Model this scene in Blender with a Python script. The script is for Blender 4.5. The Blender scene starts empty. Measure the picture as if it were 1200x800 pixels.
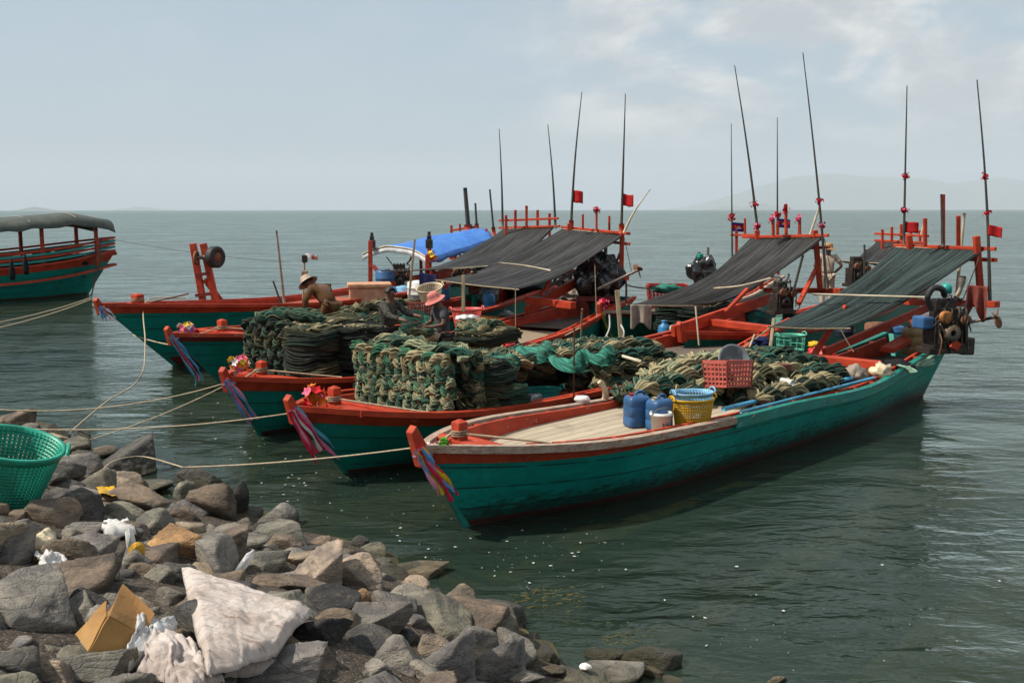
import bpy, bmesh, math, random
import numpy as np
from mathutils import Vector, Matrix, noise as mnoise
R = math.radians
random.seed(7); rng = np.random.default_rng(11)
scene = bpy.context.scene
C = scene.collection

# ------------------------------------------------------------------ camera
CAM_H = 3.5; FPX = 1167.0; PITCH = math.atan(154 / FPX)
cam_d = bpy.data.cameras.new('camera'); cam = bpy.data.objects.new('camera', cam_d); C.objects.link(cam)
cam.location = (0, 0, CAM_H); cam.rotation_euler = (R(90) - PITCH, R(0.04), 0)
cam_d.sensor_width = 36; cam_d.lens = 36 * FPX / 1200
cam_d.clip_start = 0.05; cam_d.clip_end = 120000
scene.camera = cam
# ------------------------------------------------------------------ sun, sky, exposure
SUN_EL, SUN_AZ = 52, 190          # azimuth of the direction TO the sun, counted from +X towards +Y
sd = Vector((math.cos(R(SUN_AZ)) * math.cos(R(SUN_EL)), math.sin(R(SUN_AZ)) * math.cos(R(SUN_EL)), math.sin(R(SUN_EL))))
sl = bpy.data.lights.new('sun', 'SUN'); sl.energy = 5.0; sl.angle = R(0.6); sl.color = (1, .93, .82)
so = bpy.data.objects.new('sun', sl); C.objects.link(so); so.rotation_euler = sd.to_track_quat('Z', 'Y').to_euler()
w = bpy.data.worlds.new('World'); scene.world = w; w.use_nodes = True
wn = w.node_tree; wn.nodes.clear()
def wnode(t, **k):
    n = wn.nodes.new(t)
    for a, b in k.items(): setattr(n, a, b)
    return n
wo = wnode('ShaderNodeOutputWorld'); wb = wnode('ShaderNodeBackground'); wb.inputs[1].default_value = .10
sky = wnode('ShaderNodeTexSky', sky_type='NISHITA', sun_disc=False, sun_elevation=R(SUN_EL), sun_rotation=R(90 - SUN_AZ), dust_density=3.2, air_density=1.0, ozone_density=1.2)
tc = wnode('ShaderNodeTexCoord'); sx = wnode('ShaderNodeSeparateXYZ'); wn.links.new(tc.outputs['Generated'], sx.inputs[0])
def wm(op, a, b=None, clamp=False):
    n = wnode('ShaderNodeMath', operation=op, use_clamp=clamp)
    for i, v in enumerate((a, b)):
        if v is None: continue
        if isinstance(v, (int, float)): n.inputs[i].default_value = v
        else: wn.links.new(v, n.inputs[i])
    return n.outputs[0]
def wmix(f, a, b):
    n = wnode('ShaderNodeMix', data_type='RGBA')
    for i, v in ((0, f), (6, a), (7, b)):
        if isinstance(v, (int, float)): n.inputs[i].default_value = v
        elif isinstance(v, tuple): n.inputs[i].default_value = (*v, 1)
        else: wn.links.new(v, n.inputs[i])
    return n.outputs[2]
zc = wm('ADD', wm('MAXIMUM', sx.outputs[2], 0.0), .16)
cx = wnode('ShaderNodeCombineXYZ'); wn.links.new(sx.outputs[0], cx.inputs[0]); wn.links.new(sx.outputs[1], cx.inputs[1]); wn.links.new(wm('MULTIPLY', sx.outputs[2], 2.1), cx.inputs[2])
def wnoise(scale, det, rough, vec, dist=0.0):
    n = wnode('ShaderNodeTexNoise'); n.inputs['Scale'].default_value = scale; n.inputs['Detail'].default_value = det
    n.inputs['Roughness'].default_value = rough; n.inputs['Distortion'].default_value = dist; wn.links.new(vec, n.inputs['Vector']); return n.outputs[0]
def wramp(v, a, b):
    n = wnode('ShaderNodeMapRange', interpolation_type='SMOOTHSTEP'); wn.links.new(v, n.inputs[0]); n.inputs[1].default_value = a; n.inputs[2].default_value = b; return n.outputs[0]
cn = wnoise(5.2, 9, .60, cx.outputs[0], .15)
side = wramp(sx.outputs[0], -.06, .14)
cmask = wm('MULTIPLY', wramp(cn, .38, .54), wm('ADD', wm('MULTIPLY', side, .92), .08))
cmask = wm('MULTIPLY', cmask, wramp(sx.outputs[2], .03, .10))
shade = wramp(wnoise(9.0, 7, .60, cx.outputs[0], .2), .38, .66)
ccol = wmix(shade, (4.4, 4.75, 5.1), (7.9, 7.8, 7.55))
veil = wm('ADD', wm('MULTIPLY', wm('SUBTRACT', 1.0, wramp(sx.outputs[2], .0, .45), True), .35), .45)
base = wmix(veil, sky.outputs[0], (4.1, 5.2, 6.15))
fin = wmix(wm('MULTIPLY', cmask, .95), base, ccol)
wn.links.new(fin, wb.inputs[0]); wn.links.new(wb.outputs[0], wo.inputs[0])
scene.view_settings.view_transform = 'Standard'; scene.view_settings.look = 'None'
scene.view_settings.exposure = 0.28; scene.view_settings.gamma = 1
scene.render.engine = 'CYCLES'
cy = scene.cycles
cy.use_denoising = True
try: cy.denoiser = 'OPENIMAGEDENOISE'
except Exception: pass
cy.max_bounces = 7; cy.diffuse_bounces = 3; cy.glossy_bounces = 3; cy.transmission_bounces = 3; cy.transparent_max_bounces = 14; cy.volume_bounces = 0
cy.caustics_reflective = False; cy.caustics_refractive = False

# ------------------------------------------------------------------ picture point -> place
def ray(px, py):
    x = (px - 600) / FPX; y = -(py - 400) / FPX
    c, s = math.cos(PITCH), math.sin(PITCH)
    return np.array([x, c + y * s, -s + y * c])
def P(px, py, z):
    d = ray(px, py); return np.array([0, 0, CAM_H]) + (z - CAM_H) / d[2] * d
def Y(px, py, D):
    d = ray(px, py); return np.array([0, 0, CAM_H]) + D / d[1] * d

# ------------------------------------------------------------------ materials
def nodes(m):
    m.use_nodes = True; nt = m.node_tree; nt.nodes.clear(); return nt
class NT:
    def __init__(s, m): s.t = nodes(m)
    def n(s, typ, ins=None, **k):
        n = s.t.nodes.new(typ)
        for a, b in k.items(): setattr(n, a, b)
        for a, b in (ins or {}).items():
            if hasattr(b, 'is_output'): s.t.links.new(b, n.inputs[a])
            else:
                if isinstance(b, tuple) and len(b) == 3 and n.inputs[a].type == 'RGBA': b = (*b, 1)
                n.inputs[a].default_value = b
        return n
    def math(s, op, a, b=0.0, clamp=False): return s.n('ShaderNodeMath', {0: a, 1: b}, operation=op, use_clamp=clamp).outputs[0]
    def mix(s, f, a, b, mode='MIX'): return s.n('ShaderNodeMix', {0: f, 6: a, 7: b}, data_type='RGBA', blend_type=mode).outputs[2]
    def noise(s, vec, scale, det=5, rough=.55, dist=0.): return s.n('ShaderNodeTexNoise', {'Vector': vec, 'Scale': scale, 'Detail': det, 'Roughness': rough, 'Distortion': dist}).outputs[0]
    def ramp(s, v, a, b): return s.n('ShaderNodeMapRange', {0: v, 1: a, 2: b}, interpolation_type='SMOOTHSTEP').outputs[0]
    def coord(s, which='Object', stretch=None):
        o = s.n('ShaderNodeTexCoord').outputs[which]
        if stretch: o = s.n('ShaderNodeMapping', {'Vector': o, 'Scale': stretch}).outputs[0]
        return o
def pmat(name, c1, c2=None, scale=6, stretch=None, rough=.6, bump=.15, bscale=60, metal=0., spec=.35, wear=None, grime=None, coord='Object', objcol=False, trans=0.0, edge=None):
    m = bpy.data.materials.new(name); t = NT(m)
    v = t.coord(coord, stretch); c2 = c2 or tuple(x * .7 for x in c1)
    col = t.mix(t.ramp(t.noise(v, scale), .35, .65), c1, c2)
    if objcol: col = t.mix(1.0, col, t.n('ShaderNodeObjectInfo').outputs['Color'], 'MULTIPLY')
    rg = t.math('ADD', t.math('MULTIPLY', t.noise(v, scale * 3), .25), rough - .12)
    if wear:
        wc, th, ws = wear
        f = t.ramp(t.noise(v, ws, 8, .68), th, th + .06)
        col = t.mix(f, col, wc)
    if grime:
        gc, th, gs = grime
        f = t.ramp(t.noise(v, gs, 7, .65), th, th + .16)
        col = t.mix(t.math('MULTIPLY', f, .8), col, gc)
    b = t.n('ShaderNodeBump', {'Height': t.noise(v, bscale, 6, .6), 'Strength': bump, 'Distance': .02})
    p = t.n('ShaderNodeBsdfPrincipled', {'Base Color': col, 'Roughness': rg, 'Metallic': metal, 'Specular IOR Level': spec, 'Normal': b.outputs[0]})
    out = p.outputs[0]
    if trans:
        out = t.n('ShaderNodeMixShader', {0: trans, 1: out, 2: t.n('ShaderNodeBsdfTransparent').outputs[0]}).outputs[0]
    t.n('ShaderNodeOutputMaterial', {0: out}); return m
M = {}
WOOD = (.33, .27, .20)
M['red'] = pmat('red_paint', (.43, .050, .018), (.30, .032, .013), 3, (1, 1, 2), .55, .2, 30, spec=.22, wear=(WOOD, .68, 9), grime=((.05, .03, .02), .60, 5))
M['red_worn'] = pmat('worn_red_paint', (.44, .060, .025), (.32, .038, .018), 3, (1, 2, 2), .65, .3, 30, spec=.2, wear=((.34, .20, .13), .60, 6), grime=((.06, .04, .03), .6, 7))
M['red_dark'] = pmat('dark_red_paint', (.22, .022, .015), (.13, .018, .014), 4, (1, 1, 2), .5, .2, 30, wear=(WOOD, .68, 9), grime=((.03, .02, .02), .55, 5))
M['weathered'] = pmat('weathered_white_wood', (.40, .325, .25), (.27, .205, .15), 5, (1, 4, 4), .75, .4, 40, wear=((.36, .09, .05), .55, 7), grime=((.06, .05, .04), .56, 9))
M['teal'] = pmat('teal_paint', (.002, .165, .128), (.002, .13, .10), 3, (1, 3, 3), .42, .12, 30, wear=((.2, .22, .17), .71, 11), grime=((.015, .03, .025), .62, 6))
M['teal_light'] = pmat('pale_teal_paint', (.02, .25, .22), (.015, .19, .17), 3, None, .5, .15, 30, wear=(WOOD, .66, 9))
M['bamboo'] = pmat('bamboo', (.30, .24, .14), (.20, .15, .09), 4, (4, 4, 1), .55, .2, 30)
M['pale_bamboo'] = pmat('pale_bamboo', (.52, .45, .33), (.38, .32, .22), 4, None, .55, .2, 30)
M['dark_pole'] = pmat('dark_pole', (.035, .033, .028), (.06, .05, .04), 5, None, .5, .2, 30)
M['rope'] = pmat('rope', (.46, .38, .26), (.34, .27, .18), 20, None, .85, .5, 160)
M['rope_dark'] = pmat('dark_rope', (.12, .095, .07), (.08, .06, .05), 20, None, .85, .5, 160)
M['metal_dark'] = pmat('oily_engine_metal', (.022, .021, .02), (.06, .045, .035), 9, None, .45, .3, 50, metal=.4, wear=((.13, .07, .035), .6, 9))
M['iron'] = pmat('bare_iron', (.13, .115, .10), (.20, .16, .12), 9, None, .5, .3, 50, metal=.5, wear=((.16, .075, .03), .56, 9))
M['rust'] = pmat('rusty_iron', (.20, .085, .035), (.12, .05, .03), 9, None, .75, .3, 50)
M['orange_metal'] = pmat('orange_pulley', (.40, .15, .03), (.25, .09, .03), 9, None, .55, .2, 50, grime=((.03, .02, .02), .52, 9))
M['rubber'] = pmat('black_rubber', (.015, .015, .016), (.03, .028, .026), 9, None, .6, .2, 60)
M['black_plastic'] = pmat('black_plastic_sheet', (.012, .012, .013), (.02, .02, .02), 9, None, .18, .7, 14, spec=.6)
def plastic(name, c, rough=.42): M[name] = pmat(name, c, tuple(x * .72 for x in c), 5, None, rough, .08, 60, grime=((.10, .08, .055), .60, 8))
plastic('blue_plastic', (.035, .11, .25)); plastic('pale_blue_plastic', (.035, .20, .42)); plastic('yellow_plastic', (.62, .36, .012)); plastic('white_plastic', (.66, .64, .60))
plastic('red_plastic', (.50, .03, .022)); plastic('pink_crate', (.46, .10, .075), .55); plastic('pink_plastic', (.72, .13, .11)); plastic('green_plastic', (.015, .30, .20)); plastic('teal_plastic', (.015, .34, .30))
plastic('grey_plastic', (.16, .18, .19)); plastic('amber_plastic', (.30, .20, .085)); plastic('cream_plastic', (.60, .50, .33)); plastic('dark_plastic', (.025, .03, .05)); plastic('brown_plastic', (.16, .05, .035)); plastic('pipe_blue', (.07, .33, .52)); plastic('lime_plastic', (.22, .36, .26)); plastic('foam', (.74, .72, .68), .7); plastic('tan_foam', (.55, .30, .17), .7); plastic('gold_plastic', (.55, .30, .02))
plastic('clear_green', (.10, .42, .30)); plastic('sky_plastic', (.20, .42, .60))
def cloth(name, c, c2=None, sc=5, b=.5): M[name] = pmat(name, c, c2, sc, None, .9, b, 90, spec=.1)
cloth('red_cloth', (.40, .02, .02)); cloth('flag_blue', (.03, .03, .22)); cloth('rust_cloth', (.22, .06, .045)); cloth('brown_shirt', (.12, .066, .032)); cloth('grey_shirt', (.085, .085, .092)); cloth('print_shirt', (.10, .095, .08), (.035, .035, .03), 22)
cloth('dark_cloth', (.018, .018, .022)); cloth('navy_cloth', (.014, .018, .06)); cloth('pink_hat', (.60, .20, .17)); cloth('khaki_hat', (.46, .36, .28)); cloth('beige_shirt', (.48, .38, .29)); cloth('towel', (.30, .25, .20), (.22, .18, .15)); cloth('straw', (.40, .24, .12)); cloth('teal_cloth', (.015, .15, .12)); cloth('white_cloth', (.62, .60, .58)); cloth('lilac_cloth', (.34, .24, .36)); cloth('mat_grey', (.045, .045, .047), (.075, .07, .06), 8)
for nm, c in dict(rib_red=(.66, .03, .08), rib_pink=(.80, .32, .42), rib_blue=(.14, .34, .66), rib_cyan=(.12, .42, .55), rib_yellow=(.70, .48, .03), rib_purple=(.74, .20, .36), rib_white=(.66, .62, .60), rib_green=(.05, .30, .14), fl_orange=(.80, .22, .03), fl_pink=(.72, .14, .26), fl_purple=(.38, .10, .40), fl_white=(.72, .66, .62), fl_yellow=(.78, .54, .05), fl_red=(.55, .02, .03), leaf=(.06, .22, .02)).items(): cloth(nm, c, tuple(x * .75 for x in c), 12, .3)
M['skin'] = pmat('brown_skin', (.13, .065, .04), (.11, .055, .034), 8, None, .5, .05, 60)
M['hair'] = pmat('black_hair', (.012, .01, .009), (.02, .016, .014), 20, None, .5, .4, 80)
M['eye'] = pmat('eye', (.02, .015, .012), None, 8, None, .3, .0)
# deck boards: colour per board along UV.y
def deckmat(name, c1, c2, n, gap=.05):
    m = bpy.data.materials.new(name); t = NT(m)
    uv = t.coord('UV'); s = t.n('ShaderNodeSeparateXYZ', {0: uv})
    yb = t.math('MULTIPLY', s.outputs[1], n); fl = t.math('FLOOR', yb); fr = t.math('FRACT', yb)
    wn_ = t.n('ShaderNodeTexWhiteNoise', {'W': fl}, noise_dimensions='1D').outputs[0]
    v = t.coord('Object', (1.2, 14, 1)); g = t.noise(v, 3, 8, .7)
    col = t.mix(t.ramp(g, .3, .7), c1, c2)
    col = t.mix(t.math('MULTIPLY', wn_, .4), col, tuple(x * .55 for x in c1))
    st = t.ramp(t.noise(t.coord('Object'), 1.6, 6, .6), .55, .75); col = t.mix(t.math('MULTIPLY', st, .5), col, (.10, .085, .07))
    gp = t.math('LESS_THAN', fr, gap); col = t.mix(gp, col, (.025, .02, .015))
    h = t.math('SUBTRACT', t.math('MULTIPLY', g, .3), gp)
    b = t.n('ShaderNodeBump', {'Height': h, 'Strength': .5, 'Distance': .01})
    p = t.n('ShaderNodeBsdfPrincipled', {'Base Color': col, 'Roughness': .8, 'Specular IOR Level': .2, 'Normal': b.outputs[0]}); t.n('ShaderNodeOutputMaterial', {0: p.outputs[0]}); M[name] = m
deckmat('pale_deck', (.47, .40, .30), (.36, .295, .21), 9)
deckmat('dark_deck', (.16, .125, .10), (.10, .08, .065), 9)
deckmat('red_deck', (.42, .085, .05), (.28, .10, .06), 7)
deckmat('bamboo_mat', (.34, .27, .18), (.24, .18, .12), 26, .12)
# hull: planks, red-brown boot near the waterline, dirt above it
def hullmat(name, top, boot_z, boot=(.10, .014, .012), nplank=6.0, dirt=.5):
    m = bpy.data.materials.new(name); t = NT(m)
    ob = t.coord('Object'); s = t.n('ShaderNodeSeparateXYZ', {0: ob}); uv = t.n('ShaderNodeSeparateXYZ', {0: t.coord('UV')})
    st = t.coord('Object', (1, 1, 3)); run = t.ramp(t.noise(t.coord('Object', (6, 6, .35)), 2.4, 6, .65), .60, .70)
    col = t.mix(t.ramp(t.noise(st, 2.2, 6, .6), .3, .7), top, tuple(x * .72 for x in top))
    col = t.mix(t.math('MULTIPLY', t.ramp(t.noise(t.coord('Object', (5, 5, .5)), 2.0, 6, .6), .52, .72), .35), col, tuple(min(1, x * 1.25 + .02) for x in top))
    nz = t.noise(st, 7, 8, .7)
    dz = t.math('ADD', s.outputs[2], t.math('MULTIPLY', t.math('SUBTRACT', nz, .5), .95))
    d = t.math('MULTIPLY', t.math('SUBTRACT', 1.0, t.ramp(dz, boot_z + .02, boot_z + .34)), dirt)
    col = t.mix(d, col, (.012, .022, .018))
    fr = t.math('FRACT', t.math('MULTIPLY', uv.outputs[1], nplank))
    seam = t.math('LESS_THAN', fr, .075)
    broken = t.ramp(t.noise(st, 3.5, 5, .6), .36, .52)
    seam = t.math('MULTIPLY', seam, broken)
    col = t.mix(t.math('MULTIPLY', seam, .85), col, (.008, .018, .016))
    col = t.mix(t.ramp(t.noise(st, 10, 8, .7), .66, .70), col, (.015, .02, .018))
    bz = t.math('ADD', s.outputs[2], t.math('MULTIPLY', t.math('SUBTRACT', nz, .5), .03))
    col = t.mix(t.math('LESS_THAN', bz, boot_z), col, boot)
    wet = t.math('LESS_THAN', bz, .05); col = t.mix(t.math('MULTIPLY', wet, .6), col, (.02, .02, .012))
    col = t.mix(t.math('MULTIPLY', run, .45), col, (.05, .035, .02))
    hgt = t.math('SUBTRACT', t.math('MULTIPLY', nz, .15), seam)
    b = t.n('ShaderNodeBump', {'Height': hgt, 'Strength': .35, 'Distance': .012})
    p = t.n('ShaderNodeBsdfPrincipled', {'Base Color': col, 'Roughness': .45, 'Specular IOR Level': .35, 'Normal': b.outputs[0]}); t.n('ShaderNodeOutputMaterial', {0: p.outputs[0]}); M[name] = m
TEAL = (.002, .275, .225)
hullmat('hull_near', TEAL, .07, (.06, .012, .012), 5.0, .9); hullmat('hull', (.002, .235, .19), .05, dirt=.22); hullmat('hull_tall', (.002, .24, .195), .22, dirt=.15); hullmat('hull_green', (.003, .13, .085), .05, dirt=.25)
# nets: colour comes with each yarn
def netmat():
    m = bpy.data.materials.new('fishing_net'); t = NT(m)
    a = t.n('ShaderNodeAttribute', attribute_name='yarn')
    v = t.coord('Object'); n1 = t.noise(v, 130, 4, .7); n2 = t.noise(v, 9, 4, .6)
    col = t.mix(t.ramp(n1, .3, .7), a.outputs[0], t.mix(1.0, a.outputs[0], (.45, .5, .47), 'MULTIPLY'))
    col = t.mix(t.math('MULTIPLY', t.ramp(n2, .5, .75), .35), col, (.11, .085, .05))
    b = t.n('ShaderNodeBump', {'Height': n1, 'Strength': .9, 'Distance': .012})
    p = t.n('ShaderNodeBsdfPrincipled', {'Base Color': col, 'Roughness': .8, 'Specular IOR Level': .25, 'Normal': b.outputs[0]}); t.n('ShaderNodeOutputMaterial', {0: p.outputs[0]}); M['net'] = m
netmat()
def meshmat(name, col, open_, stripes=None, scale=260):
    m = bpy.data.materials.new(name); t = NT(m)
    uv = t.coord('UV'); s = t.n('ShaderNodeSeparateXYZ', {0: uv})
    g = t.noise(t.n('ShaderNodeMapping', {'Vector': uv, 'Scale': (1.0, 13, 1)}).outputs[0], 2.0, 8, .75)
    c = t.mix(t.ramp(g, .42, .66), col, tuple(min(1, x * 5.5 + .012) for x in col))  # pale lengthwise streaks: light and shade of the folds put into the colour
    if stripes:
        fr = t.math('FRACT', t.math('MULTIPLY', s.outputs[1], stripes[1])); c = t.mix(t.math('MULTIPLY', t.math('LESS_THAN', fr, .07), .8), c, stripes[0])
    f = t.noise(t.n('ShaderNodeMapping', {'Vector': uv, 'Scale': (2, 1.2, 1)}).outputs[0], 110, 2, .6)
    al = t.math('MULTIPLY', t.ramp(f, .48, .66), open_)
    b = t.n('ShaderNodeBump', {'Height': t.math('ADD', f, g), 'Strength': .5, 'Distance': .015})
    p = t.n('ShaderNodeBsdfPrincipled', {'Base Color': c, 'Roughness': .75, 'Specular IOR Level': .25, 'Normal': b.outputs[0]})
    mx = t.n('ShaderNodeMixShader', {0: al, 1: p.outputs[0], 2: t.n('ShaderNodeBsdfTransparent').outputs[0]})
    t.n('ShaderNodeOutputMaterial', {0: mx.outputs[0]}); M[name] = m
meshmat('shade_net', (.010, .010, .0098), .5); meshmat('shade_net_green', (.006, .0105, .0098), .45, ((.06, .125, .11), 9.0)); meshmat('teal_net', (.010, .07, .05), .85); meshmat('tan_net', (.20, .17, .10), .7)
M['tarp_blue'] = pmat('blue_tarpaulin', (.035, .14, .46), (.05, .19, .52), 3, None, .45, .25, 9)
M['tarp_white'] = pmat('white_tarpaulin', (.66, .66, .66), None, 3, None, .5, .2, 9)
M['tarp_green'] = pmat('olive_tarpaulin', (.050, .060, .050), (.075, .085, .07), 3, None, .6, .25, 9)
# rocks
def rockmat():
    m = bpy.data.materials.new('rock'); t = NT(m)
    oi = t.n('ShaderNodeObjectInfo'); v = t.n('ShaderNodeVectorMath', {0: t.n('ShaderNodeNewGeometry').outputs['Position'], 1: (0, 0, 0)}, operation='ADD').outputs[0]
    off = t.math('MULTIPLY', oi.outputs['Random'], 60.0)
    v = t.n('ShaderNodeVectorMath', {0: v, 1: off}, operation='ADD').outputs[0]
    vs = t.n('ShaderNodeMapping', {'Vector': v, 'Scale': (1, 1.3, 3.2), 'Rotation': (.5, .3, .2)}).outputs[0]
    n1 = t.noise(vs, 3.0, 10, .65, .4); n2 = t.noise(v, 16, 8, .7); n3 = t.noise(v, 70, 4, .7)
    base = oi.outputs['Color']
    col = t.mix(t.ramp(n1, .35, .68), t.mix(1.0, base, (.52, .52, .55), 'MULTIPLY'), t.mix(1.0, base, (1.38, 1.30, 1.18), 'MULTIPLY'))
    col = t.mix(t.math('MULTIPLY', t.ramp(n2, .55, .7), .55), col, (.25, .20, .14))
    col = t.mix(t.math('MULTIPLY', t.ramp(n3, .58, .72), .5), col, (.34, .32, .28))
    col = t.mix(t.math('MULTIPLY', t.ramp(t.noise(vs, 7, 10, .75), .57, .63), .6), col, (.045, .043, .042))
    sp = t.n('ShaderNodeSeparateXYZ', {0: t.n('ShaderNodeNewGeometry').outputs['Position']})
    wz = t.math('ADD', sp.outputs[2], t.math('MULTIPLY', n1, .22))
    wet = t.math('SUBTRACT', 1.0, t.ramp(wz, .12, .40))
    col = t.mix(t.math('MULTIPLY', wet, .8), col, (.055, .05, .022))
    vor = t.n('ShaderNodeTexVoronoi', {'Vector': vs, 'Scale': 5.0}, feature='DISTANCE_TO_EDGE').outputs[0]
    h = t.math('ADD', t.math('ADD', t.math('MULTIPLY', n1, 1.0), t.math('MULTIPLY', n2, .5)), t.math('ADD', t.math('MULTIPLY', n3, .30), t.math('MULTIPLY', t.ramp(vor, .0, .05), .10)))
    b = t.n('ShaderNodeBump', {'Height': h, 'Strength': 1.0, 'Distance': .075})
    rg = t.math('SUBTRACT', .85, t.math('MULTIPLY', wet, .5))
    p = t.n('ShaderNodeBsdfPrincipled', {'Base Color': col, 'Roughness': rg, 'Specular IOR Level': .3, 'Normal': b.outputs[0]}); t.n('ShaderNodeOutputMaterial', {0: p.outputs[0]}); M['rock'] = m
rockmat()
def sackmat():
    m = bpy.data.materials.new('dirty_white_sack'); t = NT(m); v = t.coord('Object')
    vw = t.n('ShaderNodeVectorMath', {0: v, 1: t.n('ShaderNodeVectorMath', {0: t.n('ShaderNodeTexNoise', {'Vector': v, 'Scale': 3.0}).outputs[1], 1: (.25, .25, .25)}, operation='MULTIPLY').outputs[0]}, operation='ADD').outputs[0]
    rid = lambda sc: t.math('SUBTRACT', 1.0, t.math('MULTIPLY', t.math('ABSOLUTE', t.math('SUBTRACT', t.noise(vw, sc, 4, .6), .5)), 9.0), True)
    cr = t.math('ADD', rid(3.0), t.math('MULTIPLY', rid(8.0), .5))
    col = t.mix(t.ramp(t.noise(v, 2.2, 6, .6), .35, .65), (.64, .57, .52), (.50, .42, .37))
    col = t.mix(t.math('MULTIPLY', t.ramp(t.noise(t.coord('Object', (1, 3, 1)), 4.5, 8, .7), .52, .68), .75), col, (.20, .135, .095))
    col = t.mix(t.math('MULTIPLY', t.ramp(cr, .6, 1.3), .3), col, (.26, .19, .14))
    b = t.n('ShaderNodeBump', {'Height': t.math('ADD', cr, t.noise(v, 260, 2, .5)), 'Strength': .8, 'Distance': .012})
    p = t.n('ShaderNodeBsdfPrincipled', {'Base Color': col, 'Roughness': .8, 'Specular IOR Level': .2, 'Normal': b.outputs[0]}); t.n('ShaderNodeOutputMaterial', {0: p.outputs[0]}); M['sack'] = m
sackmat()
M['carton'] = pmat('yellow_cardboard', (.34, .19, .06), (.24, .12, .035), 3, None, .75, .2, 30, grime=((.12, .07, .03), .60, 4))
M['clear_bag'] = pmat('clear_bag', (.7, .7, .7), None, 5, None, .2, .6, 25, spec=.7, trans=.45)

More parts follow.
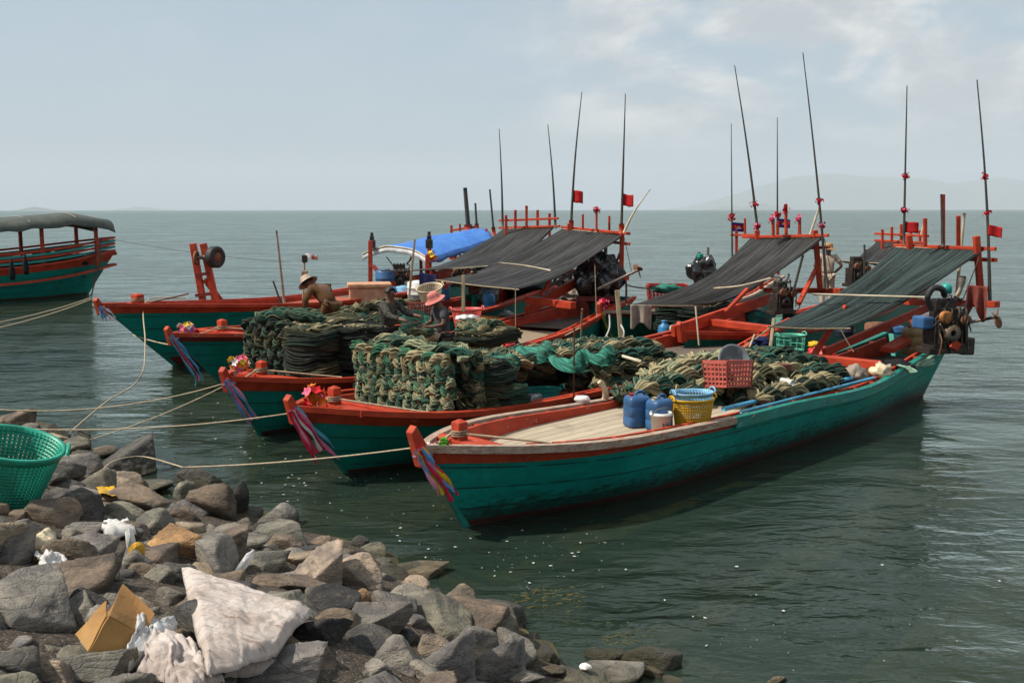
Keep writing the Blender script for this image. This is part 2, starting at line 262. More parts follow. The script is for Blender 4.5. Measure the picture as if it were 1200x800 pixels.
# ------------------------------------------------------------------ building helpers
def tag(o, label=None, cat=None, group=None, kind=None):
    if label: o['label'] = label
    if cat: o['category'] = cat
    if group: o['group'] = group
    if kind: o['kind'] = kind
    return o
def thing(name, label, cat, loc=(0, 0, 0), rz=0, group=None):
    o = bpy.data.objects.new(name, None); C.objects.link(o); o.empty_display_size = .2
    o.location = loc; o.rotation_euler = (0, 0, rz); return tag(o, label, cat, group)
class MB:
    def __init__(s): s.v = []; s.f = []; s.n = 0; s.uv = {}; s.mi = []
    def add(s, V, F, uv=None, mi=0):
        V = np.asarray(V, float); s.v.append(V)
        k0 = len(s.f)
        for i, f in enumerate(F): s.f.append(tuple(int(a) + s.n for a in f)); s.mi.append(mi)
        if uv is not None:
            for i, u in enumerate(uv): s.uv[s.n + i] = u
        s.n += len(V); return s
    def box(s, c, size, rz=0, rx=0, ry=0):
        x, y, z = (a / 2 for a in size)
        V = np.array([(i, j, k) for i in (-x, x) for j in (-y, y) for k in (-z, z)])
        m = np.array((Matrix.Rotation(rz, 3, 'Z') @ Matrix.Rotation(ry, 3, 'Y') @ Matrix.Rotation(rx, 3, 'X')))
        return s.add(V @ m.T + np.array(c), [(0, 1, 3, 2), (4, 6, 7, 5), (0, 4, 5, 1), (2, 3, 7, 6), (0, 2, 6, 4), (1, 5, 7, 3)])
    def beam(s, a, b, w, h, up=(0, 0, 1)):
        a, b = np.array(a, float), np.array(b, float); t = b - a; t /= np.linalg.norm(t)
        u = np.array(up, float)
        if abs(t @ u) > .95: u = np.array((1, 0, 0.))
        l = np.cross(u, t); l /= np.linalg.norm(l); n = np.cross(t, l)
        V = [p + l * i * w / 2 + n * j * h / 2 for p in (a, b) for i, j in ((-1, -1), (1, -1), (1, 1), (-1, 1))]
        return s.add(V, [(3, 2, 1, 0), (4, 5, 6, 7), (0, 1, 5, 4), (1, 2, 6, 5), (2, 3, 7, 6), (3, 0, 4, 7)])
    def tube(s, pts, r, sides=8, closed=False):
        pts = np.asarray(pts, float); V, F = tubes(pts[None], np.broadcast_to(np.asarray(r, float), (len(pts),))[None], sides, caps=not closed)
        return s.add(V, F)
    def cyl(s, a, b, r, r2=None, sides=12): return s.tube([a, b], [r, r if r2 is None else r2], sides)
    def lathe(s, prof, c=(0, 0, 0), sides=20, axis='Z', squash=1.0):
        V = []; F = []; n = len(prof)
        for i in range(sides):
            a = 2 * math.pi * i / sides
            for r, z in prof: V.append((r * math.cos(a), r * math.sin(a) * squash, z))
        for i in range(sides):
            j = (i + 1) % sides
            for k in range(n - 1): F.append((i * n + k, j * n + k, j * n + k + 1, i * n + k + 1))
        V = np.array(V)
        if axis == 'X': V = V[:, [2, 0, 1]]
        if axis == 'Y': V = V[:, [1, 2, 0]]
        return s.add(V + np.array(c), F)
    def blob(s, c, size, rz=0, sub=2, jit=0.0, seed=0):
        V, F = ICO(sub); V = V.copy()
        if jit:
            for i, p in enumerate(V): V[i] = p * (1 + jit * mnoise.noise(Vector(p * 2.2) + Vector((seed * 3.1, 0, 0))))
        V = V * np.array(size); m = np.array(Matrix.Rotation(rz, 3, 'Z'))
        return s.add(V @ m.T + np.array(c), F)
    def grid(s, G, uvs=(1, 1), closed_u=False):
        G = np.asarray(G, float); n, m = G.shape[:2]
        F = []
        for i in range(n - 1 + (1 if closed_u else 0)):
            for j in range(m - 1):
                i2 = (i + 1) % n; F.append((i * m + j, i2 * m + j, i2 * m + j + 1, i * m + j + 1))
        uv = [(i / (n - 1) * uvs[0], j / (m - 1) * uvs[1]) for i in range(n) for j in range(m)]
        return s.add(G.reshape(-1, 3), F, uv)
    def build(s, name, mat, parent=None, smooth=False, bevel=0, loc=None, thick=0, world=False, rz=0):
        V = np.vstack(s.v)
        if loc is not None and parent is None: V = V - np.array(loc) if world else V
        if parent is not None and world:
            mw = chain(parent).inverted(); m = np.array(mw); V = V @ m[:3, :3].T + m[:3, 3]
        me = bpy.data.meshes.new(name); me.from_pydata(V.tolist(), [], s.f)
        mats = mat if isinstance(mat, (list, tuple)) else [mat]
        for x in mats: me.materials.append(M[x] if isinstance(x, str) else x)
        if len(mats) > 1: me.polygons.foreach_set('material_index', s.mi)
        if s.uv:
            ul = me.uv_layers.new(name='UVMap'); li = np.zeros(len(me.loops), int); me.loops.foreach_get('vertex_index', li)
            ul.data.foreach_set('uv', np.array([s.uv.get(int(i), (0, 0)) for i in li], float).ravel())
        if smooth: me.polygons.foreach_set('use_smooth', [True] * len(me.polygons))
        me.validate(); me.update()
        o = bpy.data.objects.new(name, me); C.objects.link(o)
        if parent is not None: o.parent = parent
        elif loc is not None: o.location = loc; o.rotation_euler = (0, 0, rz)
        if thick: md = o.modifiers.new('thickness', 'SOLIDIFY'); md.thickness = thick; md.offset = 0
        if bevel:
            md = o.modifiers.new('edge', 'BEVEL'); md.width = bevel; md.segments = 2; md.limit_method = 'ANGLE'; md.angle_limit = R(40)
        return o
def chain(o):
    m = Matrix.Translation(o.location) @ o.rotation_euler.to_matrix().to_4x4() @ Matrix.Diagonal((*o.scale, 1))
    return chain(o.parent) @ m if o.parent else m
_ico = {}
def ICO(sub):
    if sub not in _ico:
        bm = bmesh.new(); bmesh.ops.create_icosphere(bm, subdivisions=sub, radius=1)
        _ico[sub] = (np.array([v.co[:] for v in bm.verts]), [tuple(v.index for v in f.verts) for f in bm.faces]); bm.free()
    return _ico[sub]
def tubes(paths, rad, sides=5, caps=True, ref=None):
    paths = np.asarray(paths, float); K, N = paths.shape[:2]; rad = np.asarray(rad, float)
    T = np.gradient(paths, axis=1); T /= np.linalg.norm(T, axis=2, keepdims=True) + 1e-9
    rf = np.zeros_like(T); rf[..., 2] = 1
    vert = np.abs(T[..., 2]).mean(axis=1) > .8
    rf[vert] = (1, 0.02, 0)
    if ref is not None: rf[:] = ref
    A = np.cross(T, rf); A /= np.linalg.norm(A, axis=2, keepdims=True) + 1e-9; B = np.cross(T, A)
    ang = np.arange(sides) * 2 * np.pi / sides
    V = paths[:, :, None] + rad[..., None, None] * (A[:, :, None] * np.cos(ang)[:, None] + B[:, :, None] * np.sin(ang)[:, None])
    idx = np.arange(K * N * sides).reshape(K, N, sides); nx = np.roll(idx, -1, axis=2)
    F = np.stack([idx[:, :-1], nx[:, :-1], nx[:, 1:], idx[:, 1:]], -1).reshape(-1, 4).tolist()
    if caps:
        for k in range(K): F.append(idx[k, 0].tolist()); F.append(idx[k, -1][::-1].tolist())
    return V.reshape(-1, 3), F
def catenary(a, b, sag, n=24):
    t = np.linspace(0, 1, n)[:, None]; p = np.array(a) * (1 - t) + np.array(b) * t; p[:, 2] -= (4 * sag * t * (1 - t))[:, 0]; return p
def rope(name, label, pts, r=.012, mat='rope', cat='rope', group=None):
    pts = np.asarray(pts, float); base = pts[-1].copy()
    mb = MB().tube(pts, r, 6); o = mb.build(name, mat, None, True, loc=tuple(base), world=True); return tag(o, label, cat, group)
def smooth_path(pts, n=30):
    pts = np.asarray(pts, float); m = len(pts); t = np.linspace(0, m - 1, n); out = []
    for x in t:
        i = min(int(x), m - 2); f = x - i; p0 = pts[max(i - 1, 0)]; p1 = pts[i]; p2 = pts[i + 1]; p3 = pts[min(i + 2, m - 1)]
        out.append(.5 * (2 * p1 + (p2 - p0) * f + (2 * p0 - 5 * p1 + 4 * p2 - p3) * f * f + (3 * p1 - p0 - 3 * p2 + p3) * f ** 3))
    return np.array(out)
# net yarns ---------------------------------------------------------
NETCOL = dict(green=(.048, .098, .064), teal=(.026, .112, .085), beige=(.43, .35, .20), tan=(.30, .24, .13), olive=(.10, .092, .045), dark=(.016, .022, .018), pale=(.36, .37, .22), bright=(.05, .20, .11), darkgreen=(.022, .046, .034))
def net_object(name, groups, parent=None, world=False, loc=None):
    """groups: list of (paths KxNx3, rad KxN, cols KxNx3)"""
    Vs, Fs, Cs = [], [], []; n = 0
    for p, r, c in groups:
        V, F = tubes(p, r, 4, caps=False); S = 4
        Cs.append(np.repeat(c.reshape(-1, 3), S, axis=0)); Fs.append(np.array(F) + n); Vs.append(V); n += len(V)
    V = np.vstack(Vs); F = np.vstack(Fs); Cc = np.vstack(Cs)
    if parent is not None and world:
        m = np.array(chain(parent).inverted()); V = V @ m[:3, :3].T + m[:3, 3]
    if parent is None and loc is not None: V = V - np.array(loc)
    me = bpy.data.meshes.new(name); me.vertices.add(len(V)); me.vertices.foreach_set('co', V.ravel())
    me.loops.add(F.size); me.loops.foreach_set('vertex_index', F.ravel()); me.polygons.add(len(F)); me.polygons.foreach_set('loop_start', np.arange(len(F)) * 4); me.polygons.foreach_set('loop_total', np.full(len(F), 4))
    me.update(calc_edges=True)
    at = me.color_attributes.new('yarn', 'FLOAT_COLOR', 'POINT'); at.data.foreach_set('color', np.hstack([Cc, np.ones((len(Cc), 1))]).ravel())
    me.polygons.foreach_set('use_smooth', [True] * len(F)); me.materials.append(M['net'])
    o = bpy.data.objects.new(name, me); C.objects.link(o)
    if parent is not None: o.parent = parent
    elif loc is not None: o.location = loc
    return o
def lump(N, k=5): return np.interp(np.linspace(0, 1, N), np.linspace(0, 1, k), rng.normal(size=k))
def braid(path, w, h, pal, upright=False, yarns=24, pitch=None, taper=True, up=(0, 0, 1)):
    """a plait of three net strands along a path; pal = colour names"""
    path = np.asarray(path, float); N = len(path)
    T = np.gradient(path, axis=0); L = np.linalg.norm(T, axis=1); s = np.cumsum(L) - L[0]; T /= L[:, None]
    up = np.array(up, float); A = np.cross(T, up); A /= np.linalg.norm(A, axis=1)[:, None]; B = np.cross(A, T)
    if upright: A, B = B, A
    pitch = pitch or w * 2.9; P_, R_, C_ = [], [], []; ph0 = rng.uniform(0, 6.28)
    env = np.ones(N)
    if taper: tt = np.linspace(0, 1, N); env = np.clip(np.minimum(tt, 1 - tt) * N / 3.0, .35, 1)
    for k in range(3):
        ph = ph0 + s / pitch * 2 * np.pi + k * 2 * np.pi / 3
        wob = 1 + .12 * lump(N, 7)
        c0 = path + A * (w * .29 * np.sin(ph) * wob * env)[:, None] + B * (h * .24 * np.sin(2 * ph) * env)[:, None]
        rs = w * .235 * (1 + .12 * lump(N, 8)) * env
        cb = np.array(NETCOL[random.choice(pal)])
        for y in range(yarns + 9):
            outer = y >= yarns
            a = 2 * np.pi * y / yarns + s * 2.2 + rng.normal() * .3 + .45 * lump(N, 11)
            rr = rs * (.74 + .13 * rng.normal() if not outer else 1.02) * (1 + .20 * lump(N, 14))
            p = c0 + A * (rr * np.cos(a))[:, None] + B * (rr * np.sin(a) * min(1.15, h / w * 1.2))[:, None]
            P_.append(p); R_.append(np.full(N, (w * .235 * .19 if not outer else w * .018)) * (1 + .18 * lump(N, 9)) * env)
            c = cb * (.75 + .5 * rng.random()); other = np.array(NETCOL[random.choice(pal)])
            f = np.clip(.5 + 1.1 * lump(N, 6), 0, 1)[:, None] * (.45 if rng.random() < .7 else .9)
            C_.append(c * (1 - f) + other * f)
    return np.array(P_), np.abs(np.array(R_)) + .002, np.array(C_)
def coil(c, rx, ry, h, pal, layers, rz=0, yarns=20, N=44):
    """a column of net laid down in flat turns"""
    out = []
    cz, sz_ = math.cos(rz), math.sin(rz)
    for l in range(layers):
        z = c[2] + (l + .5) * h / layers; P_, R_, C_ = [], [], []
        a = np.linspace(0, 2 * np.pi, N); lp = lambda k: np.interp(a, np.linspace(0, 2 * np.pi, k + 1), (lambda q: np.append(q, q[0]))(rng.normal(size=k)))
        bul = 1 + .05 * rng.normal(); cb = np.array(NETCOL[random.choice(pal)]); wob = 1 + .075 * lp(9)
        lz = .38 * h / layers * lp(8)
        for y in range(yarns + 6):
            o = y >= yarns; q = rng.random(); rr = (1.0 - .16 * q + (.04 if o else 0)) * bul * wob * (1 + .012 * lp(14))
            e = np.sign(np.cos(a)) * np.abs(np.cos(a)) ** .7, np.sign(np.sin(a)) * np.abs(np.sin(a)) ** .7
            x, yy = rx * rr * e[0], ry * rr * e[1]
            zz = z + lz + (y / yarns - .5) * h / layers * 1.1 + .012 * lp(10)
            P_.append(np.stack([c[0] + x * cz - yy * sz_, c[1] + x * sz_ + yy * cz, zz], 1)); R_.append(np.full(N, h / layers * (.10 if not o else .04)) * (1 + .2 * lp(9)))
            oth = np.array(NETCOL[random.choice(pal)]); f = np.clip(.4 + .8 * lp(6), 0, 1)[:, None] * .6
            C_.append(cb * (.7 + .6 * rng.random()) * (1 - f) + oth * f)
        out.append((np.array(P_), np.abs(np.array(R_)) + .003, np.array(C_)))
    # the top: loose turns lying across
    P_, R_, C_ = [], [], []
    for y in range(26):
        t = np.linspace(-.95, .95, N); off = rng.uniform(-.85, .85); x = rx * t * np.sqrt(max(.1, 1 - off * off * .7)); yy = ry * (off + .12 * lump(N, 5))
        zz = c[2] + h + .05 * (1 - t * t) * rx * 2 + .015 * lump(N, 6) - .03
        P_.append(np.stack([c[0] + x * cz - yy * sz_, c[1] + x * sz_ + yy * cz, zz], 1)); R_.append(np.full(N, .028) * (1 + .2 * lump(N, 8)))
        f = np.clip(.5 + lump(N, 6), 0, 1)[:, None]; c1, c2 = np.array(NETCOL[random.choice(pal)]), np.array(NETCOL[random.choice(['beige', 'tan', 'olive'])]); C_.append(c1 * (1 - f) + c2 * f)
    out.append((np.array(P_), np.abs(np.array(R_)) + .003, np.array(C_)))
    return out
# ================================================================== the setting
SN = np.array((.69, .724))
def ground(x, y):
    d = SN[0] * x + SN[1] * y - 6.0
    d = d + .25 * np.sin(x * 1.1 + .6) + .18 * np.sin(x * 2.3 - y * 1.7)
    d = d + np.maximum(0, -11.5 - x) * 1.3
    h = np.where(d < 0, -.30 * d, -.50 * d)
    return np.clip(h, -2.4, 1.95)
xs = np.concatenate([[-36000, -2000, -300, -60], np.arange(-30, 16.01, .3), [40, 300, 2000, 36000]])
ys = np.concatenate([[-36000, -2000, -300, -50, -12], np.arange(-4, 30.01, .3), [60, 300, 2000, 36000]])
gx, gy = np.meshgrid(xs, ys, indexing='ij'); gz = ground(gx, gy)
gz += np.array([[.07 * mnoise.noise(Vector((a * 2.1, b * 2.1, 0))) + .03 * mnoise.noise(Vector((a * 6, b * 6, 3))) for b in ys] for a in xs]) * (np.abs(gx) < 50) * (np.abs(gy) < 50)
M['ground'] = pmat('rubble_ground', (.17, .125, .085), (.10, .08, .06), 3, None, .9, .9, 26, wear=((.34, .28, .21), .60, 30), grime=((.05, .045, .03), .5, 12))
def seabed():
    m = bpy.data.materials.new('stony_bed'); t = NT(m); v = t.coord('Object'); s = t.n('ShaderNodeSeparateXYZ', {0: v})
    n = t.noise(v, 3, 8, .7); n2 = t.noise(v, 22, 6, .7)
    dry = t.mix(t.ramp(n2, .35, .65), (.035, .03, .025), (.09, .072, .055)); dry = t.mix(t.ramp(t.noise(v, 60, 3, .6), .58, .68), dry, (.30, .26, .21))  # dry bank toned dark, painting deep shade into the gaps between rocks
    wetc = t.mix(t.ramp(n, .4, .62), (.07, .066, .03), (.15, .12, .045))
    f = t.ramp(s.outputs[2], -.05, .14); col = t.mix(f, wetc, dry)
    b = t.n('ShaderNodeBump', {'Height': t.math('ADD', n2, n), 'Strength': .9, 'Distance': .03})
    p = t.n('ShaderNodeBsdfPrincipled', {'Base Color': col, 'Roughness': .85, 'Specular IOR Level': .2, 'Normal': b.outputs[0]}); t.n('ShaderNodeOutputMaterial', {0: p.outputs[0]}); M['ground'] = m
seabed()
gnd = MB().grid(np.stack([gx, gy, gz], -1)).build('ground', 'ground', None, True); tag(gnd, 'stony brown bank sloping under the green water', 'ground', kind='structure')
def watermat():
    m = bpy.data.materials.new('sea_water'); t = NT(m)
    v = t.coord('Object')
    a = t.noise(t.n('ShaderNodeMapping', {'Vector': v, 'Scale': (.55, .9, 1), 'Rotation': (0, 0, R(18))}).outputs[0], .55, 2, .45, .3)
    b_ = t.noise(t.n('ShaderNodeMapping', {'Vector': v, 'Scale': (.62, 1.35, 1), 'Rotation': (0, 0, R(12))}).outputs[0], 2.4, 3, .5, .6)
    c = t.noise(t.n('ShaderNodeMapping', {'Vector': v, 'Scale': (.8, 1.3, 1), 'Rotation': (0, 0, R(-20))}).outputs[0], 8.0, 3, .55, .3)
    calm = t.ramp(t.noise(v, .11, 3, .5), .38, .62)
    amp = t.math('ADD', t.math('MULTIPLY', calm, .5), .55)
    h = t.math('ADD', t.math('MULTIPLY', a, .26), t.math('MULTIPLY', t.math('ADD', t.math('MULTIPLY', b_, .068), t.math('MULTIPLY', c, .016)), amp))
    bp = t.n('ShaderNodeBump', {'Height': h, 'Strength': 1.0, 'Distance': 1.0})
    fr = t.n('ShaderNodeFresnel', {'IOR': 1.333, 'Normal': bp.outputs[0]})
    gl = t.n('ShaderNodeBsdfGlossy', {'Color': (.73, .80, .77), 'Roughness': .05, 'Normal': bp.outputs[0]}, distribution='GGX')
    df = t.n('ShaderNodeBsdfDiffuse', {'Color': t.mix(t.noise(v, .25, 4, .6), (.022, .039, .028), (.033, .054, .041))})
    tr = t.n('ShaderNodeBsdfTransparent', {'Color': (.60, .64, .46)})
    body = t.n('ShaderNodeMixShader', {0: .55, 1: tr.outputs[0], 2: df.outputs[0]})
    mx = t.n('ShaderNodeMixShader', {0: fr.outputs[0], 1: body.outputs[0], 2: gl.outputs[0]})
    t.n('ShaderNodeOutputMaterial', {0: mx.outputs[0]}); M['water'] = m
watermat()
sea = MB().add([(-34000, -40, 0), (34000, -40, 0), (34000, 34000, 0), (-34000, 34000, 0)], [(0, 1, 2, 3)]).build('water', 'water'); tag(sea, 'grey green rippled sea reaching the horizon', 'sea', kind='structure')
# far hills
M['hill'] = pmat('wooded_hill', (.05, .075, .035), (.07, .08, .05), .01, None, .9, .2, .05)
def hill(label, px0, px1, tops, D, depth):
    x0, x1 = (px0 - 600) / FPX * D, (px1 - 600) / FPX * D; n, m_ = 60, 14; G = np.zeros((n, m_, 3))
    for i in range(n):
        f = i / (n - 1); hh = np.interp(f, np.linspace(0, 1, len(tops)), tops) / FPX * D
        for j in range(m_):
            g = j / (m_ - 1); e = math.sin(math.pi * g)
            G[i, j] = (x0 + (x1 - x0) * f, D + depth * (g - .5), -2 + (hh + 4) * e * (1 + .10 * mnoise.noise(Vector((f * 14, g * 5, D * .01)))))
    o = MB().grid(G).build('hill', 'hill', None, True); tag(o, label, 'hill', kind='structure')
hill('small low island far off above the canopied boat', 30, 66, [0, 1.5, 3.0, 4.0, 3.2, 2.8, 1.2, 0], 30000, 1200)
hill('faint low hill on the left horizon', 136, 205, [0, 1, 2.5, 4, 3.5, 2, .8, 0], 46000, 2600)
hill('broad pale mountain behind the right hand masts', 770, 1420, [0, 4, 10, 20, 30, 38, 42, 40, 36, 38, 37, 30, 34, 36, 30, 26, 30, 25, 18, 12, 6, 0], 52000, 3600)
hill('low pair of islets before the pale mountain', 826, 940, [0, 2, 4, 5, 3, 5, 8, 6, 4, 3, 1, 0], 40000, 1500)
def haze():
    m = bpy.data.materials.new('haze'); t = NT(m)
    pv = t.n('ShaderNodeVolumePrincipled', {'Color': (.82, .93, 1.0), 'Density': HAZE, 'Anisotropy': 0.0}); t.n('ShaderNodeOutputMaterial', {1: pv.outputs[0]})
    o = MB().box((0, 0, 1149), (116000, 116000, 2306)).build('haze', m); tag(o, 'thin pale sea haze', 'haze', kind='stuff')
HAZE = .40e-4
if HAZE: haze()

# ================================================================== rubble bank
def rock_mesh(seed, sub=4, cuts=11, rough=1.0, sharp=150.):
    rg = np.random.default_rng(seed); V, F = ICO(sub)
    n = rg.normal(size=(cuts, 3)); n /= np.linalg.norm(n, axis=1)[:, None]; d = rg.uniform(.45, .85, cuts)
    dots = np.clip(V @ n.T, 1e-3, None); r = d / dots
    r = np.concatenate([r, np.full((len(V), 1), 1.22)], 1)
    rad = -np.log(np.exp(-sharp * r).sum(1)) / sharp
    Q = V * rad[:, None]; o = Vector((seed * 7.3, seed * 1.7, 0))
    lay = rg.normal(size=3); lay /= np.linalg.norm(lay)
    for i, p in enumerate(Q):
        v = Vector(p); k = .026 * mnoise.fractal(v * 1.7 + o, 1.0, 2.0, 4) - .05 * (abs(mnoise.noise(v * 3.6 + o)) - .2) + .022 * mnoise.noise(v * 9 + o) + .014 * mnoise.noise(v * 21 + o)
        s = float(p @ lay) * 6; k += .02 * (abs((s % 1) - .5) - .25)
        Q[i] = p * (1 + rough * k)
    sc_ = np.abs(Q).max(0); Q /= sc_
    me = bpy.data.meshes.new('rock'); me.from_pydata(Q.tolist(), [], F); me.materials.append(M['rock'])
    me.polygons.foreach_set('use_smooth', [True] * len(F)); me.update(); return me
ROCKS = [rock_mesh(i, 4, 7 + i % 4) for i in range(22)]
BIGR = [rock_mesh(100 + i, 5, 7 + i % 4) for i in range(9)]
COL = dict(g=(.245, .232, .21), d=(.10, .098, .095), k=(.045, .044, .045), b=(.22, .175, .132), t=(.38, .31, .235), o=(.46, .28, .14), v=(.225, .217, .178), l=(.40, .385, .35))
def hit(px, py, lift=0.0):
    d = ray(px, py); s = 2.0
    while s < 60:
        p = np.array([0, 0, CAM_H]) + s * d
        if p[2] <= max(float(ground(p[0], p[1])), 0.0) + lift: p[2] -= lift; return p
        s += .03
    return p
rock_at = []
def rock(px, py, wp, hp, col, label, group=None, tilt=(0, 0), z=None, flat=None, seed=None):
    p = hit(px, py + hp * .18); D = p[1]; m = D / FPX
    big = wp > 72; i = seed if seed is not None else (len(rock_at) * 7 + 3)
    me = BIGR[i % len(BIGR)] if big else ROCKS[i % len(ROCKS)]
    o = bpy.data.objects.new('rock', me); C.objects.link(o)
    wp *= 1.10; hp *= 1.08; sx = wp * m / 2; an = math.atan2(CAM_H - p[2], D); sy = min((sx + hp * m * .5) * .52, hp * m * .5 / math.sin(an) * .62); sz = max(hp * m * .52, math.sqrt(max(0, (hp * m * .5) ** 2 - (sy * math.sin(an)) ** 2)) / math.cos(an) * 1.08)
    if flat: sz *= flat; sy = max(sy, hp * m * .9)
    o.scale = (sx, sy, sz); o.rotation_euler = (R(tilt[1] + random.uniform(-16, 16)), R(tilt[0] + random.uniform(-9, 9)), R(random.uniform(-30, 30)))
    o.location = (p[0], p[1] + sy * .15, p[2] + sz * .22 + (z or 0))
    j = .82 + .36 * random.random(); c = COL[col]; o.color = (c[0] * j, c[1] * j, c[2] * j * random.uniform(.95, 1.05), 1)
    rock_at.append((px, py, wp, hp)); tag(o, label, 'rock', group or 'rocks of the rubble bank'); return o
LST = [
 (18,495,48,38,'b','dark round rock at the left frame edge above the green basket'),
 (57,508,44,24,'d','dark rock beside the round rock above the green basket'),
 (63,517,28,22,'t','tan rock at the waterline just above the green basket rim'),
 (84,523,38,30,'v','grey veined rock right of the green basket rim'),
 (96,514,18,24,'d','narrow dark stone at the water behind the veined rock'),
 (119,531,36,18,'t','flat tan stone at the water left of the long dark slab'),
 (76,537,30,20,'o','orange speckled stone touching the green basket rim'),
 (101,546,26,16,'t','tan pebbly stone left of the long dark slab'),
 (75,551,46,28,'d','dark rock right against the green basket'),
 (154,545,112,50,'d','long dark slanting slab with a rope lying in front of it',(-14,0)),
 (58,563,38,24,'d','dark stone right of the basket bottom'),
 (168,568,64,28,'v','grey flat topped block under the dark slab'),
 (165,586,84,36,'b','brown squared block below the dark slab'),
 (228,562,62,32,'d','dark wedge rock under the mooring rope at the water',(12,0)),
 (222,580,36,34,'v','pale green upright stone leaning on a brown boulder'),
 (250,592,58,52,'b','brown boulder at the water right of the pale green stone'),
 (276,590,26,50,'k','black wet rock standing at the water edge right of the brown boulder'),
 (218,603,38,24,'b','brown stone above the orange rock'),
 (62,606,66,42,'b','tan brown pointed rock under the basket'),
 (95,597,46,46,'d','dark rock with a white shell on top'),
 (102,580,52,24,'g','grey stone in the middle of the upper bank'),
 (16,642,42,86,'g','tall grey boulder cut by the left frame edge'),
 (112,643,80,64,'g','broad grey rock behind the yellow carton'),
 (182,618,58,46,'v','greenish grey rock left of the orange rock'),
 (211,636,74,62,'o','orange brown rock with rough bands',(-24,0)),
 (270,622,50,24,'g','grey stone right of the orange rock'),
 (291,634,52,26,'g','grey rounded rock near the water right of the orange rock'),
 (252,643,38,26,'d','dark stone between orange rock and white sack'),
 (140,626,50,28,'d','dark rock behind the white foam tray'),
 (22,603,30,22,'b','brown stone below the basket at the frame edge'),
 (46,712,118,96,'g','huge dark grey boulder at the left frame edge'),
 (54,670,50,34,'g','grey flat rock on top of the huge boulder'),
 (110,676,56,20,'g','flat grey slab behind the yellow carton tip'),
 (160,664,48,28,'b','brown grey stone between slab and white sack'),
 (190,675,44,32,'v','greenish stone at the upper left corner of the sack'),
 (196,698,40,34,'g','grey stone between carton and sack'),
 (108,786,150,52,'v','wide flat green grey boulder at the bottom left edge'),
 (20,782,60,56,'d','dark rock in the bottom left corner'),
 (306,621,34,20,'k','black flat rock at the water edge'),
 (338,618,36,26,'g','grey pointed rock at the water edge'),
 (337,637,44,22,'b','brown low rock under the grey pointed rock'),
 (364,648,54,17,'d','dark flat rock at the water left of the tan triangular rock'),
 (384,645,32,14,'t','small tan slab at the water edge'),
 (308,656,70,36,'v','greenish angular rock right of the plastic bottle'),
 (352,656,60,26,'t','tan slab left of the slanting grey stone'),
 (386,659,60,26,'g','slanting grey stone left of the tan triangular rock',(-28,0)),
 (420,678,76,62,'t','large triangular rock with a pale tan face'),
 (326,683,130,34,'b','long flat brown ledge behind the white sack'),
 (390,704,66,42,'k','black angular rock at the sack tip'),
 (416,702,34,26,'o','small orange stone behind the grey ridge rock'),
 (457,708,62,54,'g','grey rock right of the triangular tan rock'),
 (437,724,92,58,'g','big grey ridge rock in the middle of the lower bank',(-12,0)),
 (379,745,78,60,'k','dark block with a square face right of the sack'),
 (433,756,68,50,'d','dark veined rock under the ridge rock'),
 (333,790,176,56,'g','very wide grey boulder at the bottom edge below the sack'),
 (503,752,54,46,'t','tan grey rock with a flat sunny face'),
 (442,786,48,32,'g','grey stone at the bottom edge under the veined rock'),
 (477,772,36,34,'g','small grey rock beside the flat sunny rock'),
 (502,666,84,28,'t','flat tan slab reaching into the water'),
 (480,667,44,15,'d','thin dark slab on the tan waterline slab'),
 (485,690,36,32,'t','tan lumpy stone below the waterline slab'),
 (513,703,46,40,'d','dark smooth rock above the large brown grey rock'),
 (551,722,90,56,'b','large brown grey rock at the water edge'),
 (560,757,46,48,'g','grey rock under the large brown grey rock'),
 (607,764,58,56,'g','pointed two faced rock at the waterline'),
 (641,768,38,30,'k','black wet rock right of the pointed rock'),
 (497,790,100,40,'g','wide grey rock at the bottom edge'),
 (565,786,46,24,'b','brown grey stone at the bottom edge'),
 (602,793,72,24,'g','rounded grey rock at the bottom edge below the pointed rock'),
 (645,786,36,20,'b','brown stone at the bottom edge'),
 (668,792,46,20,'d','dark grey stone left of the pale boulder'),
 (718,788,76,38,'l','pale grey boulder at the bottom edge by the water'),
 (705,766,54,24,'d','dark wet rock behind the pale boulder'),
 (757,786,42,18,'t','tan stone right of the pale boulder'),
 (762,768,72,40,'d','dark weedy boulder standing in the water'),
 (787,797,36,14,'g','grey stone at the bottom edge by the weedy boulder'),
 (906,799,40,10,'t','tan stone just breaking the bottom edge of the picture'),
]
for q in LST: rock(*q[:6], tilt=q[6] if len(q) > 6 else (0, 0))
sub = []
for (px, py, wp, hp, c, z) in [(815,762,70,34,'v',-.22),(635,702,52,20,'o',-.13),(730,752,50,26,'b',-.16),(575,700,60,26,'b',-.2),(700,735,80,30,'d',-.3),(860,785,90,30,'v',-.35),(460,650,50,14,'b',-.12),(560,690,40,16,'o',-.12)]:
    rock(px, py, wp, hp, c, 'drowned weedy rock lying just under the water', 'rocks under the water', z=z - .1, flat=.6)
